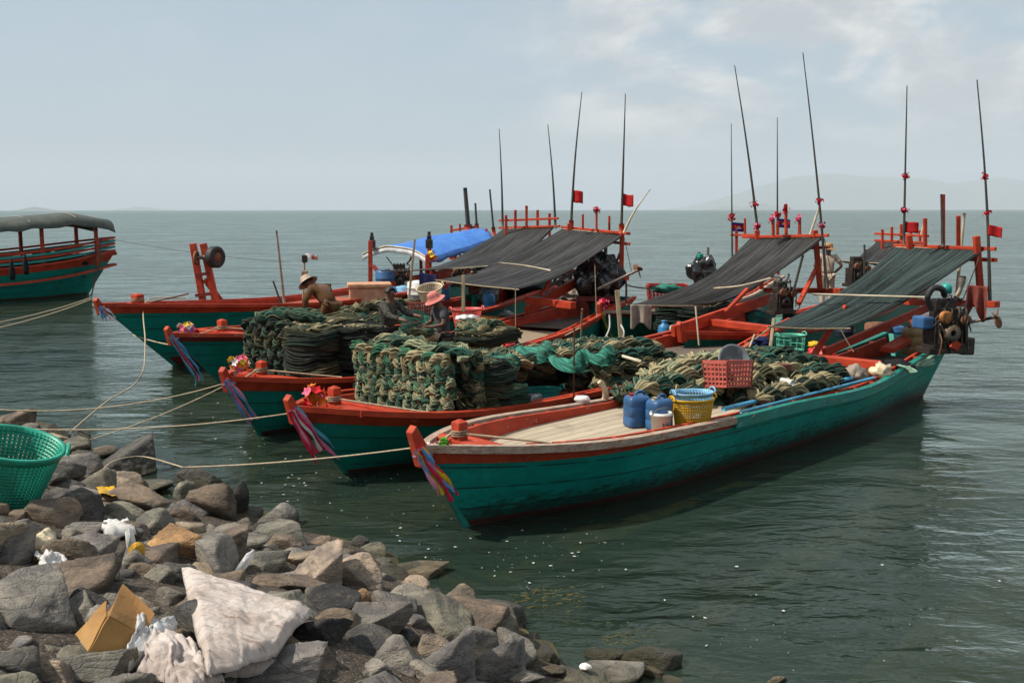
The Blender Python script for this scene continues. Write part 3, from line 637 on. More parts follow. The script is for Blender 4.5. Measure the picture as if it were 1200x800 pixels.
# smaller stones fill the gaps
FILL = dict(g='small grey angular stone filling a gap in the rubble bank', d='small dark stone filling a gap in the rubble bank', b='small brown stone filling a gap in the rubble bank', t='small tan stone filling a gap in the rubble bank', v='small greenish stone filling a gap in the rubble bank')
cnt = 0; tries = 0; placed = []
while cnt < 212 and tries < 9000:
    tries += 1
    px, py = random.uniform(-30, 900), random.uniform(480, 815)
    p = hit(px, py)
    if p[2] <= .02: continue
    s = random.choice([.09, .12, .15, .19, .23, .28]) * random.uniform(.85, 1.25); wp = 2 * s / p[1] * FPX
    if any(abs(px - a) < w_ * .30 and abs(py - b) < h_ * .30 for a, b, w_, h_ in rock_at[:len(LST)]): continue
    if any((p[0] - q[0]) ** 2 + (p[1] - q[1]) ** 2 < (.66 * (s + q[2])) ** 2 for q in placed): continue
    c = random.choice('gggddbbtvv'); placed.append((p[0], p[1], s))
    rock(px, py, wp, wp * random.uniform(.6, .95), c, FILL[c], 'small stones in the gaps of the rubble bank', tilt=(random.uniform(-25, 25), random.uniform(-20, 20)), z=-.07); cnt += 1
# seaweed on the drowned rocks, foam flecks
M['weed'] = pmat('brown_seaweed', (.10, .075, .015), (.05, .05, .012), 20, None, .6, .4, 60)
def weed(px, py, w_, h_, n, label):
    p = P(px, py, -.02); mb = MB()
    for i in range(n):
        a = p + np.array([random.gauss(0, w_), random.gauss(0, h_), random.uniform(-.03, .0)]); t = random.uniform(-.6, .6); l = random.uniform(.06, .16)
        q = [a, a + np.array([l * .5, l * .2 * t, .025]), a + np.array([l, l * t, -.01])]; mb.tube(smooth_path(q, 6), [.006, .007, .007, .006, .005, .003], 4)
    o = mb.build('seaweed', 'weed', None, True, loc=tuple(p), world=True); tag(o, label, 'seaweed', kind='stuff')
weed(635, 700, .16, .14, 260, 'brown seaweed floating off the rubble bank')
weed(722, 750, .12, .10, 120, 'brown weed by the dark boulder')
M['fleck'] = pmat('white_fleck', (.52, .52, .48), None, 5, None, .6, .1)
mb = MB()
def flecks(px, py, sx_, sy_, n, s0=.012):
    for i in range(n):
        a, b = random.gauss(px, sx_), random.gauss(py, sy_)
        p = P(a, b, .012)
        if SN[0] * p[0] + SN[1] * p[1] < 6.4 or b < 440: continue
        s = s0 * random.choice([.35, .4, .5, .6, .8, 1.6]); k = random.randint(5, 7); an = random.uniform(0, 6); el = random.uniform(.35, .9)
        V = [p + np.array([s * math.cos(an) * math.cos(2 * math.pi * j / k) - s * el * math.sin(an) * math.sin(2 * math.pi * j / k), s * math.sin(an) * math.cos(2 * math.pi * j / k) + s * el * math.cos(an) * math.sin(2 * math.pi * j / k), random.uniform(0, .004)]) * np.array([1, 1, 1]) for j in range(k)]
        mb.add(V, [tuple(range(k))])
flecks(640, 650, 50, 22, 70); flecks(480, 640, 60, 18, 60); flecks(380, 560, 50, 25, 90); flecks(260, 490, 25, 16, 50, .014); flecks(850, 700, 120, 40, 26); flecks(960, 740, 100, 25, 18); flecks(530, 560, 70, 25, 30); flecks(300, 560, 40, 25, 40)
tag(mb.build('foam_flecks', 'fleck', None), 'white flecks of scum scattered over the near water', 'foam', kind='stuff')

# ---- rubbish on the bank
def sheet(name, label, cat, quad, mat, lift=.18, n=34, wr=.05, seed=0, fold=None, thick=.006, bow=.0):
    """a limp sheet lying over the rocks; quad = four picture points in order"""
    Q = [hit(q[0], q[1], lift + (q[2] if len(q) > 2 else 0)) + np.array([0, 0, lift + (q[2] if len(q) > 2 else 0)]) for q in quad]; G = np.zeros((n, n, 3))
    for i in range(n):
        for j in range(n):
            u, v = i / (n - 1), j / (n - 1); p = (1 - u) * (1 - v) * Q[0] + u * (1 - v) * Q[1] + u * v * Q[2] + (1 - u) * v * Q[3]
            o = Vector((u * 2.3 + seed, v * 2.3, seed))
            k = wr * mnoise.noise(o) + wr * .55 * (abs(mnoise.noise(o * 2.6)) - .25) * 1.6 + wr * .22 * mnoise.noise(o * 7)
            e = min(u, 1 - u, v, 1 - v)
            p = p + np.array([.6 * wr * mnoise.noise(o * 1.8 + Vector((9, 0, 0))), .6 * wr * mnoise.noise(o * 1.8 + Vector((0, 9, 0))), k + bow * 4 * u * (1 - u) - (.06 * max(0, 1 - e * 14) if lift > .1 else 0)])
            G[i, j] = p
    c = G.reshape(-1, 3).mean(0); mb = MB().grid(G, (1, 1)); o = mb.build(name, mat, None, True, loc=tuple(c), world=True, thick=thick); return tag(o, label, cat)
sheet('plastic_sack', 'large dirty white woven sack spread over the rocks', 'sack', [(212,655,.02),(366,706,.02),(322,755,.02),(240,775,.05)], 'sack', .22, 44, .028, 1)
sheet('plastic_sack', 'crumpled white sack below the large one at the bottom edge', 'sack', [(190,715,.06),(262,785,.03),(225,805,0),(160,770,.02)], 'sack', .16, 44, .055, 5)
sheet('plastic_sack', 'narrow strip of white sack under the large sack', 'sack', [(262,762),(350,755),(345,772),(262,782)], 'sack', .12, 26, .03, 9)
sheet('plastic_bag', 'clear thin plastic bag beside the yellow carton', 'bag', [(162,718,.1),(206,716,.08),(200,752,.02),(146,766,0)], 'clear_bag', .16, 30, .05, 13, thick=.003)
sheet('food_wrapper', 'yellow and white wrapper below the pointed tan rock', 'wrapper', [(34,625),(66,622),(64,632),(33,634)], 'cream_plastic', .12, 14, .04, 17)
sheet('food_wrapper', 'crumpled white wrapper with yellow print by the left boulder', 'wrapper', [(40,645),(70,640),(78,655),(48,662)], 'white_plastic', .10, 16, .06, 21)
sheet('paper_scrap', 'pale folded paper behind the dark rock', 'paper', [(118,609),(150,606),(160,618),(122,618)], 'white_cloth', .12, 14, .04, 25)
sheet('food_wrapper', 'yellow spotted wrapper by the grey flat topped block', 'wrapper', [(114,570),(134,569),(137,580),(116,578)], 'yellow_plastic', .10, 12, .03, 27)
def carton():
    h = lambda x, y, l: hit(x, y, l) + np.array([0, 0, l])
    A, B, C_, D, E, F = h(88, 743, .12), h(143, 684, .30), h(181, 719, .26), h(158, 766, .10), h(103, 763, .10), h(127, 722, .27)
    t = thing('cardboard_carton', 'crushed yellow brown cardboard carton lying open on the rocks', 'carton', tuple(E))
    def panel(name, q, mat='carton'):
        q = [np.array(p) for p in q]; n = 8; G = np.array([[(1 - u) * (1 - v) * q[0] + u * (1 - v) * q[1] + u * v * q[2] + (1 - u) * v * q[3] + np.array([0, 0, .010 * mnoise.noise(Vector((u * 2, v * 2, 4)))]) for v in np.linspace(0, 1, n)] for u in np.linspace(0, 1, n)])
        MB().grid(G).build(name, mat, t, False, thick=.010, world=True)
    panel('top_panel', (F, B, C_, C_ * .45 + D * .55)); panel('front_panel', (E, F, C_ * .45 + D * .55 + (0, -.004, 0), D)); panel('side_panel', (A, A * .35 + B * .65, F + (-.01, 0, 0), E)); panel('inner_flap', (A + (.05, .06, -.03), B + (0, .05, -.04), F + (0, .10, -.10), E + (.04, .12, -.03)))
carton()
def small_litter(name, label, cat, px, py, mat, size, rz=0, ry=0, lift=.12, sub=2):
    p = hit(px, py, lift) + np.array([0, 0, lift]); o = MB().blob((0, 0, 0), size, 0, sub, .35, px).build(name, mat, None, False, loc=tuple(p)); o.rotation_euler = (0, ry, rz); return tag(o, label, cat)
small_litter('foam_tray', 'upright folded white foam tray between dark rocks', 'tray', 152, 633, 'foam', (.035, .02, .10))
small_litter('paper_packet', 'orange yellow packet under the white foam tray', 'packet', 160, 646, 'gold_plastic', (.06, .025, .075), .4, .3)
small_litter('foam_piece', 'white foam scrap between the bottom stones', 'foam scrap', 546, 765, 'foam', (.05, .04, .04))
small_litter('foam_piece', 'white foam scrap left of the pale boulder', 'foam scrap', 685, 781, 'foam', (.045, .04, .025))
p = hit(288, 657, .14) + np.array([0, 0, .14])
o = MB().lathe([(0, -.11), (.032, -.11), (.034, -.02), (.034, .05), (.014, .085), (.014, .105), (0, .106)], (0, 0, 0), 14).build('plastic_bottle', 'clear_bag', None, True, loc=tuple(p)); o.rotation_euler = (0, R(38), .5); tag(o, 'empty clear plastic bottle wedged between rocks', 'bottle')
# ================================================================== boats
def sst(x, a, b):
    t = min(1, max(0, (x - a) / (b - a))); return t * t * (3 - 2 * t)
M['rope_tan'] = pmat('old_tan_rope', (.30, .23, .15), (.20, .15, .10), 20, None, .85, .5, 160)
class Boat:
    def __init__(s, name, label, o, ang, L, B, bowz, midz, sternz, rake, hull='hull', band='red', band_h=.17, gun='red', sternw=.62, deckz=.5, top=.28, group='teal fishing boats moored side by side', bowq=2.5, sx=1.9, bx=1.9, dip=0.0, gun2=None, gsplit=None, srake=.45):
        s.o = np.array(o, float); s.a = R(ang); s.L, s.B, s.bz, s.mz, s.sz, s.rake, s.sw, s.bq, s.sr = L, B, bowz, midz, sternz, rake, sternw, bowq, srake; s.deckz = deckz; s.sx = sx; s.bx = bx; s.dip = dip
        s.t = thing(name, label, 'boat', tuple(s.o), s.a, group)
        s.hull(hull); s.band(band, band_h); s.rails(gun, gun2, gsplit); s.stem(gun if gun != 'weathered' else 'red_worn', top)
    def W(s, u, v, z):
        c, n = math.cos(s.a), math.sin(s.a); return np.array([s.o[0] + u * c - v * n, s.o[1] + u * n + v * c, s.o[2] + z])
    def Lc(s, p):
        d = np.array(p) - s.o; c, n = math.cos(s.a), math.sin(s.a); return np.array([d[0] * c + d[1] * n, -d[0] * n + d[1] * c, d[2]])
    def sheer(s, q):
        if q < .42: return s.mz + (s.bz - s.mz) * (1 - q / .42) ** s.bx
        return s.mz + (s.sz - s.mz) * ((q - .42) / .58) ** s.sx - s.dip * math.sin(math.pi * (q - .42) / .58) ** 2
    def hb(s, q):
        f = 1 - (1 - min(1, q * s.L / s.bq)) ** 2.6; f = max(f, .035)
        return s.B / 2 * f * (1 - (1 - s.sw) * sst(q, .62, 1.0))
    def pt(s, q, t, side):
        zs = s.sheer(q); zk = -.32; z = zk + (zs - zk) * t
        bw = sst(q, 0, .26); g = (t ** .95) * (1 - bw) + (.50 + .50 * t ** .85) * bw
        g = g * (1 - .25 * sst(q, .75, 1) * (1 - t))
        x = s.L * q - s.rake * max(-.2, z / s.bz) * (1 - q) ** 5 + s.sr * (z / s.sz) * sst(q, .75, 1)
        return np.array([x, side * (s.hb(q) * g), z])
    def edge(s, q, side, inset=0., dz=0.):
        p = s.pt(q, 1, side); h = max(0.0, abs(p[1]) - inset); return np.array([p[0], side * h, p[2] + dz])
    QS = np.concatenate([np.linspace(0, .2, 18)[:-1], np.linspace(.2, 1, 30)])
    def hull(s, mat):
        mb = MB()
        for sd_ in (-1, 1):
            G = [[s.pt(q, t, sd_) for t in np.linspace(0, 1, 11)] for q in s.QS]
            mb.grid(G if sd_ < 0 else [r[::-1] for r in G], (s.L, 1)) if sd_ < 0 else mb.add(np.array(G).reshape(-1, 3), [(i * 11 + j, i * 11 + j + 1, (i + 1) * 11 + j + 1, (i + 1) * 11 + j) for i in range(len(s.QS) - 1) for j in range(10)], [(q * s.L, t) for q in s.QS for t in np.linspace(0, 1, 11)])
        tr = [s.pt(1, t, -1) for t in np.linspace(0, 1, 11)] + [s.pt(1, t, 1) for t in np.linspace(1, 0, 11)]
        mb.add(tr, [tuple(range(22))], [(s.L, .5)] * 22)
        mb.build('hull', mat, s.t, True)
        # inside skin and floor
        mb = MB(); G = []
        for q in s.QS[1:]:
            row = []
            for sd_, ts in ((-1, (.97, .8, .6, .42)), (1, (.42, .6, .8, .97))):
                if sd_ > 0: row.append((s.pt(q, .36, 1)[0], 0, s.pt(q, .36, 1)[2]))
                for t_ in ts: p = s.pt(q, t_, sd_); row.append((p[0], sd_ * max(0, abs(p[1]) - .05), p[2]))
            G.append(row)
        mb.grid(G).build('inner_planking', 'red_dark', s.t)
    def hw(s, q, z):
        x0 = s.pt(q, 1, 1)[0]; k = q
        for _ in range(6):
            t = min(1, max(0, (z + .32) / (s.sheer(k) + .32))); k = max(0.0, k - (s.pt(k, t, 1)[0] - x0) / s.L)
        p = s.pt(k, t, 1); return abs(p[1]) if p[0] <= x0 + .03 else 0.0
    def strip(s, name, mat, q0, q1, inset, w_, dz, h, both=True, n=46, sides=(-1, 1)):
        mb = MB()
        for sd_ in sides:
            G = []
            for q in np.linspace(q0, q1, n):
                a = s.edge(q, sd_, inset); b = s.edge(q, sd_, inset + w_); d = np.array([0, 0, dz]); e = np.array([0, 0, dz + h])
                G.append([a + d, a + e, b + e, b + d, a + d])
            mb.grid(G); k = len(G); 
            for r in (0, k - 1): mb.add(G[r][:4], [(0, 1, 2, 3)])
        return mb.build(name, mat, s.t, False)
    def band(s, mat, h):
        mb = MB()
        for sd_ in (-1, 1):
            G = []
            for q in s.QS:
                zs = s.sheer(q); ts = 1 - h * (.8 + .5 * (1 - sst(q, 0, .25))) / (zs + .32)
                a = s.pt(q, 1, sd_); b = s.pt(q, ts, sd_); o = np.array([-.02 if q < .02 else 0, sd_ * .022, 0])
                G.append([b, b + o, a + o + (0, 0, -.012), a + (0, 0, -.012)])
            mb.grid(G)
        mb.build('sheer_strake', mat, s.t)
    def rails(s, mat, mat2, split):
        qs = (split / s.L) if split else 1.0
        s.strip('gunwale', mat, 0.0, qs, -.04, .11, -.06 if split else -.05, .085 if split else .075)
        if split: s.strip('gunwale', mat2, qs, 1.0, -.038, .10, -.12, .14)
    def coaming(s, q0, q1, mat, inset=.25, ribs=True, ribmat=None, h=.05):
        mb = MB()
        for sd_ in (-1, 1):
            G = []
            for q in np.linspace(q0, q1, 30):
                a = s.edge(q, sd_, inset); b = s.edge(q, sd_, inset + .045); zb = s.deckz - .12
                m_ = max(0, s.hw(q, zb) - .07); a1, b1_ = sd_ * min(abs(a[1]), m_), sd_ * min(abs(b[1]), max(0, m_ - .04)); G.append([(a[0], a1, zb), (a[0], a[1], a[2] + h), (b[0], b[1], b[2] + h), (b[0], b1_, zb), (a[0], a1, zb)])
            mb.grid(G)
            for r in (0, 29): mb.add(np.array(G[r][:4]), [(0, 1, 2, 3)])
        mb.build('coaming', mat, s.t)
        if ribs:
            n = int((q1 - q0) * s.L / .62)
            for sd_ in (-1, 1):
                for i in range(n):
                    q = q0 + (q1 - q0) * (i + .5) / n; a = s.edge(q, sd_, .05, -.03); b = s.edge(q, sd_, inset + .01, -.015); MB().beam(a, b, .055, .05).build('rib', ribmat or mat, s.t)
    def deck(s, q0, q1, mat, z=None, inset=.29, name='deck'):
        z = s.deckz if z is None else z; n = 20; G = []
        for q in np.linspace(q0, q1, n):
            e = min(s.edge(q, 1, inset)[1], max(.02, s.hw(q, z) - .08)); x = s.pt(q, 1, 1)[0]; G.append([(x, v * e, z) for v in np.linspace(-1, 1, 9)])
        # boards run along the boat
        mb = MB().grid(G, ((q1 - q0) * s.L, 1)); return mb.build(name, mat, s.t)
    def stem(s, mat, top):
        mb = MB(); pts = [s.pt(0, t, 1) for t in (.1, .3, .5, .7, .9, 1.0)]
        P_ = [np.array([p[0], 0, p[2]]) for p in pts]
        for a, b in zip(P_[:-1], P_[1:]): mb.beam(a + (.012, 0, 0), b + (.012, 0, 0), .05, .07, (1, 0, 0))
        mb.build('stem', 'teal', s.t)
        mb = MB(); a = P_[-1] + (.05, 0, -.22); d = np.array((-.30, 0, .95)); b = a + d * (.22 + top)
        # blade shaped stem head, slanting top
        w_ = .055; V = []
        for y in (-w_, w_):
            V += [a + (-.10, y, 0), a + (.16, y, 0), b + (.085, y, -.12), b + (-.02, y, .05), b + (-.085, y, -.02)]
        mb.add(V, [(4, 3, 2, 1, 0), (5, 6, 7, 8, 9), (0, 1, 6, 5), (1, 2, 7, 6), (2, 3, 8, 7), (3, 4, 9, 8), (4, 0, 5, 9)])
        mb.build('stem_head', mat, s.t, bevel=.012); s.tip = b
        s.stem_top = P_[-1]
        # breast hook: the little red bow deck
        G = []
        for q in np.linspace(.004, .075, 8):
            e = s.edge(q, 1, .05)[1]; x = s.pt(q, 1, 1)[0]; z = s.sheer(q) - .06; G.append([(x, v * e, z) for v in (-1, -.5, 0, .5, 1)])
        MB().grid(G).build('bow_deck', mat if mat != 'red_dark' else 'red', s.t)
    def bollard(s, u, h, mat, size=.15, z0=None, rot=0.0):
        q = u / s.L; zs = s.sheer(q); z0 = zs - .3 if z0 is None else z0
        mb = MB(); x = s.pt(q, 1, 1)[0]; mb.box((x, 0, (z0 + zs + h) / 2), (size, size, zs + h - z0))
        mb.add([(x - size / 2, -size / 2, zs + h + .001), (x + size / 2, -size / 2, zs + h + .001), (x + size / 2, size / 2, zs + h + .001), (x - size / 2, size / 2, zs + h + .001), (x, 0, zs + h + .04)], [(0, 1, 4), (1, 2, 4), (2, 3, 4), (3, 0, 4)])
        mb.build('mooring_post', mat, s.t, bevel=.012)
        e = s.edge(q, 1, .02)[1]
        MB().box((x, 0, zs - .02), (.16, 2 * e, .09)).build('bow_beam', mat, s.t, bevel=.01)
        pts = [(x + size * .62 * math.cos(a), size * .62 * math.sin(a), zs + .06 + .05 * a / 6.28 / 2) for a in np.linspace(0, 6.28 * 3, 60)]
        MB().tube(pts, .012, 6).build('rope_turns', 'rope_tan', s.t, True)
        return s.W(x, 0, zs + .12)
    def beamw(s, name, mat, a, b, w_, h, **k): return MB().beam(a, b, w_, h).build(name, mat, s.t, world=True, bevel=.012, **k)
    def thwart(s, u, mat, z=None, w_=.16, h=.10):
        q = u / s.L; e = s.edge(q, 1, .06)[1]; x = s.pt(q, 1, 1)[0]; z = s.sheer(q) - .06 if z is None else z
        MB().box((x, 0, z), (w_, 2 * e, h)).build('thwart', mat, s.t, bevel=.01)
def post(B, name, mat, p0, p1, w_=.09): return B.beamw(name, mat, p0, p1, w_, w_)

GRP = 'teal fishing boats moored side by side'
# nearest
M['teal_rail'] = pmat('worn_teal_rail', (.003, .185, .15), (.003, .13, .105), 3, (1, 3, 3), .5, .2, 30, wear=((.36, .26, .18), .60, 7))
b1 = Boat('fishing_boat', 'nearest teal boat with whitened worn gunwale and pale board foredeck', P(545, 617, 0), 45, 11.4, 2.0, 1.02, .79, 1.08, .62, 'hull_near', 'red_worn', .15, 'weathered', .66, .73, .22, gun2='teal_rail', gsplit=3.9, sx=3.2, dip=.10, bowq=2.3)
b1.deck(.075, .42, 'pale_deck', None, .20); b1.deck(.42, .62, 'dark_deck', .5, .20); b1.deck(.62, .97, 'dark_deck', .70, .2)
b1.coaming(.075, .97, 'red_worn', .17, True, h=.012)
b1.bollard(.42, .22, 'red_worn', .135)
# second
b2 = Boat('fishing_boat', 'teal boat carrying a tall pile of pale braided nets, red flowers on its stem', P(405, 554, 0), 49, 12.0, 2.55, 1.02, .70, 1.2, .80, 'hull', 'red', .16, 'red', .6, .52, .15, bowq=1.9, bx=3.0)
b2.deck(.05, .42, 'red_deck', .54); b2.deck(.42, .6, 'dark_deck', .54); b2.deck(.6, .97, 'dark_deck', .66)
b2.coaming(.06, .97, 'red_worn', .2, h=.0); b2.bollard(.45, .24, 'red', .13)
for u in (.9, 2.6): b2.thwart(u, 'red')
# third
b3 = Boat('fishing_boat', 'teal boat carrying a dark square pile of nets, orange and white flowers on its stem', P(304, 509, 0), 60, 12.8, 2.4, 1.0, .72, 1.2, .62, 'hull', 'red', .16, 'red', .6, .54, .15, bowq=1.9, bx=3.0)
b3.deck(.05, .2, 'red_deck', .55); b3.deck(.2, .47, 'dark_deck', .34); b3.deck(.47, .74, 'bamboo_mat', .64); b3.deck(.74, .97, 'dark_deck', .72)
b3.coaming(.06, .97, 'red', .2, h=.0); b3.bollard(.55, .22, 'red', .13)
# fourth
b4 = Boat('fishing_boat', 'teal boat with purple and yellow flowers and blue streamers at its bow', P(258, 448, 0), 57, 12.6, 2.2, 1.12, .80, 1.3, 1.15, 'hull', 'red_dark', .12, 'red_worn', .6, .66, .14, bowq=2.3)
b4.deck(.05, .5, 'red_deck', .68); b4.deck(.5, .97, 'dark_deck', .7)
b4.coaming(.06, .97, 'red', .2, h=.0); b4.bollard(.85, .24, 'red', .15)
# fifth
b5 = Boat('fishing_boat', 'teal boat with a high red bow, a red wheel gallows and a blue awning', P(205, 428, 0), 62, 14.0, 2.4, 1.56, 1.12, 1.6, 1.95, 'hull_tall', 'red', .16, 'red', .6, .95, .12, bowq=4.2)
b5.deck(.08, .5, 'red_deck', 1.0); b5.deck(.5, .97, 'dark_deck', 1.0)
b5.coaming(.10, .97, 'red', .2, h=.0); b5.bollard(.55, .20, 'red', .2)
# sixth: wedged between third and second
b6 = Boat('fishing_boat', 'small green boat wedged between two others, a grey towel hanging before its side', P(703, 403, 0) + np.array([.1, -1.4, 0]), 58, 12.0, 2.0, 1.05, .80, 1.2, .45, 'hull_green', 'red_dark', .10, 'weathered', .6, .5, .22)
b6.deck(.05, .97, 'dark_deck', .68); b6.coaming(.08, .97, 'red', .2, h=.0)
# seventh: right hand far boat, mostly behind awnings
b7 = Boat('fishing_boat', 'far boat behind the striped awning on the right, with its own small black awning', (3.9, 20.9, 0), 49, 12.0, 2.0, 1.0, .75, 1.2, .6, 'hull_green', 'red', .12, 'red', .6, .5, .2)
b7.deck(.05, .97, 'dark_deck', .5); b7.coaming(.08, .97, 'red')

# ---- stern gear: crossbeams, posts and rails, each from where it stands
def crossbeam(B, a, b, Da, Db, w_=.17, h=.12, mat='red'): return B.beamw('stern_beam', mat, Y(*a, Da), Y(*b, Db), w_, h)
def rail(B, a, b, Da, Db, r=.07, mat='red'): return B.beamw('frame_rail', mat, Y(*a, Da), Y(*b, Db), r, r)
def fpost(B, a, b, D, w_=.085, mat='red', D2=None): return B.beamw('frame_post', mat, Y(*a, D), Y(*b, D2 or D), w_, w_)
# nearest boat
crossbeam(b1, (1062, 354), (1169, 357), 20.3, 18.6)
rail(b1, (1048, 288), (1167, 292), 20.6, 18.7); rail(b1, (1060, 302), (1168, 305), 20.4, 18.8, .075)
fpost(b1, (1150, 357), (1144, 277), 18.9, .11); fpost(b1, (1072, 354), (1065, 276), 20.2, .11)
for x, y0, y1 in ((1084, 289, 256), (1105, 290, 228), (1123, 291, 253)): fpost(b1, (x, y0), (x, y1), 19.6, .07)
b1.beamw('stern_plank', 'red', b1.W(9.3, .62, .95), Y(1098, 356, 20.0), .09, .15)
b1.beamw('engine_bed', 'red', b1.W(10.4, -.05, .95), b1.W(11.9, -.05, 1.20), .26, .10)
b1.beamw('bulkhead_beam', 'red', b1.W(8.7, .72, .92), b1.W(8.9, -.62, .90), .2, .14)
b1.beamw('awning_brace', 'red', b1.W(8.9, .6, .95), b1.W(9.9, .55, 1.75), .09, .09)
b1.beamw('awning_stick', 'bamboo', b1.W(8.0, 1.0, .5), Y(907, 373, 17.5), .06, .06)
# second boat
crossbeam(b2, (897, 340), (987, 341), 24.3, 22.6)
rail(b2, (870, 278), (971, 276), 24.6, 22.6); rail(b2, (945, 291), (972, 290), 23.2, 22.7)
fpost(b2, (961, 340), (955, 270), 22.9, .11); fpost(b2, (892, 339), (887, 270), 24.2, .11)
for x, y1 in ((906, 256), (921, 239), (937, 254)): fpost(b2, (x, 277), (x, y1), 23.5, .065)
b2.beamw('stern_plank', 'red', b2.W(9.3, .7, 1.0), Y(925, 342, 23.6), .10, .24)
b2.beamw('bulkhead_beam', 'red', Y(822, 376, 21.6), Y(905, 386, 20.2), .2, .14)
b2.beamw('awning_brace', 'red', Y(936, 356, 21.8), Y(956, 316, 23.0), .09, .09); b2.beamw('awning_brace', 'red', Y(850, 366, 21.5), Y(876, 339, 22.2), .08, .08)
b2.beamw('awning_stick', 'bamboo', Y(728, 401, 18.9), Y(723, 340, 19.0), .085, .085)
b2.beamw('awning_stick', 'pale_bamboo', Y(819, 405, 18.4), Y(815, 359, 18.5), .03, .03)
# third boat
crossbeam(b3, (664, 317), (735, 326), 27.3, 25.8)
rail(b3, (658, 266), (738, 274), 27.6, 25.7); rail(b3, (719, 284), (738, 286), 26.2, 25.8)
fpost(b3, (728, 327), (729, 264), 25.9, .11); fpost(b3, (668, 318), (667, 262), 27.2, .11)
for x, y0, y1 in ((683, 268, 251), (699, 270, 242), (714, 272, 253)): fpost(b3, (x, y0), (x, y1), 26.6, .06)
b3.beamw('stern_plank', 'red', b3.W(9.9, .72, 1.05), Y(690, 322, 26.9), .10, .24)
b3.beamw('bulkhead_beam', 'red', Y(618, 351, 24.2), Y(672, 358, 23.0), .2, .16)
b3.beamw('awning_brace', 'red', Y(634, 346, 24.4), Y(652, 316, 24.8), .08, .08); b3.beamw('awning_brace', 'red_dark', Y(716, 324, 26), Y(729, 290, 26), .06, .06)
b3.beamw('awning_stick', 'bamboo', Y(543, 365, 20.6), Y(543, 322, 20.7), .07, .07)
# fourth boat
crossbeam(b4, (588, 304), (652, 306), 31.5, 30.2)
rail(b4, (585, 258.5), (654, 256), 31.8, 30.2); rail(b4, (585, 267), (656, 265), 31.8, 30.2)
for x, y1 in ((593, 252), (604, 246), (617, 241), (630, 246), (644, 250)): fpost(b4, (x, 268 if x not in (593, 644) else 304), (x, y1), 31, .085)
b4.beamw('awning_stick', 'bamboo', Y(479, 352, 25.5), Y(486, 280, 25.6), .055, .055)
fpost(b4, (500, 352), (501, 298), 27.5, .12); b4.beamw('awning_brace', 'red', Y(507, 316, 27.5), Y(524, 338, 27.5), .09, .09)
# fifth boat
fpost(b5, (434, 334), (434, 282), 32.5, .13, D2=32.5); b5.beamw('awning_brace', 'red_dark', Y(437, 311, 32.4), Y(457, 336, 31.8), .1, .1)
fpost(b5, (494, 332), (493, 300), 34.0, .1); fpost(b5, (504, 330), (503, 288), 31.6, .12)
crossbeam(b5, (528, 302), (586, 304), 36.8, 35.2); rail(b5, (528, 270), (556, 266), 36.5, 36.0); fpost(b5, (529, 303), (529, 264), 36.5, .09); fpost(b5, (539, 303), (539, 262), 36, .07); fpost(b5, (570, 303), (570, 268), 35.4, .09)
# sixth boat
crossbeam(b6, (856, 322), (905, 323), 34.0, 32.4, mat='red'); rail(b6, (856, 275.5), (886, 275.5), 34.2, 33.0)
fpost(b6, (863, 322), (863, 270), 34.0, .09); fpost(b6, (873, 277), (873, 256), 33.6, .07); fpost(b6, (912, 322), (911, 262), 32.4, .09)
# seventh boat
rail(b7, (1025, 274), (1088, 277), 30.4, 28.6); rail(b7, (1025, 282), (1084, 285), 30.4, 28.7); crossbeam(b7, (1020, 316), (1085, 320), 30.4, 28.6)
for x, y1 in ((1034, 269), (1045, 266), (1056, 263), (1067, 268), (1078, 270)): fpost(b7, (x, 283 if x not in (1034, 1078) else 318), (x, y1), 29.5, .07)

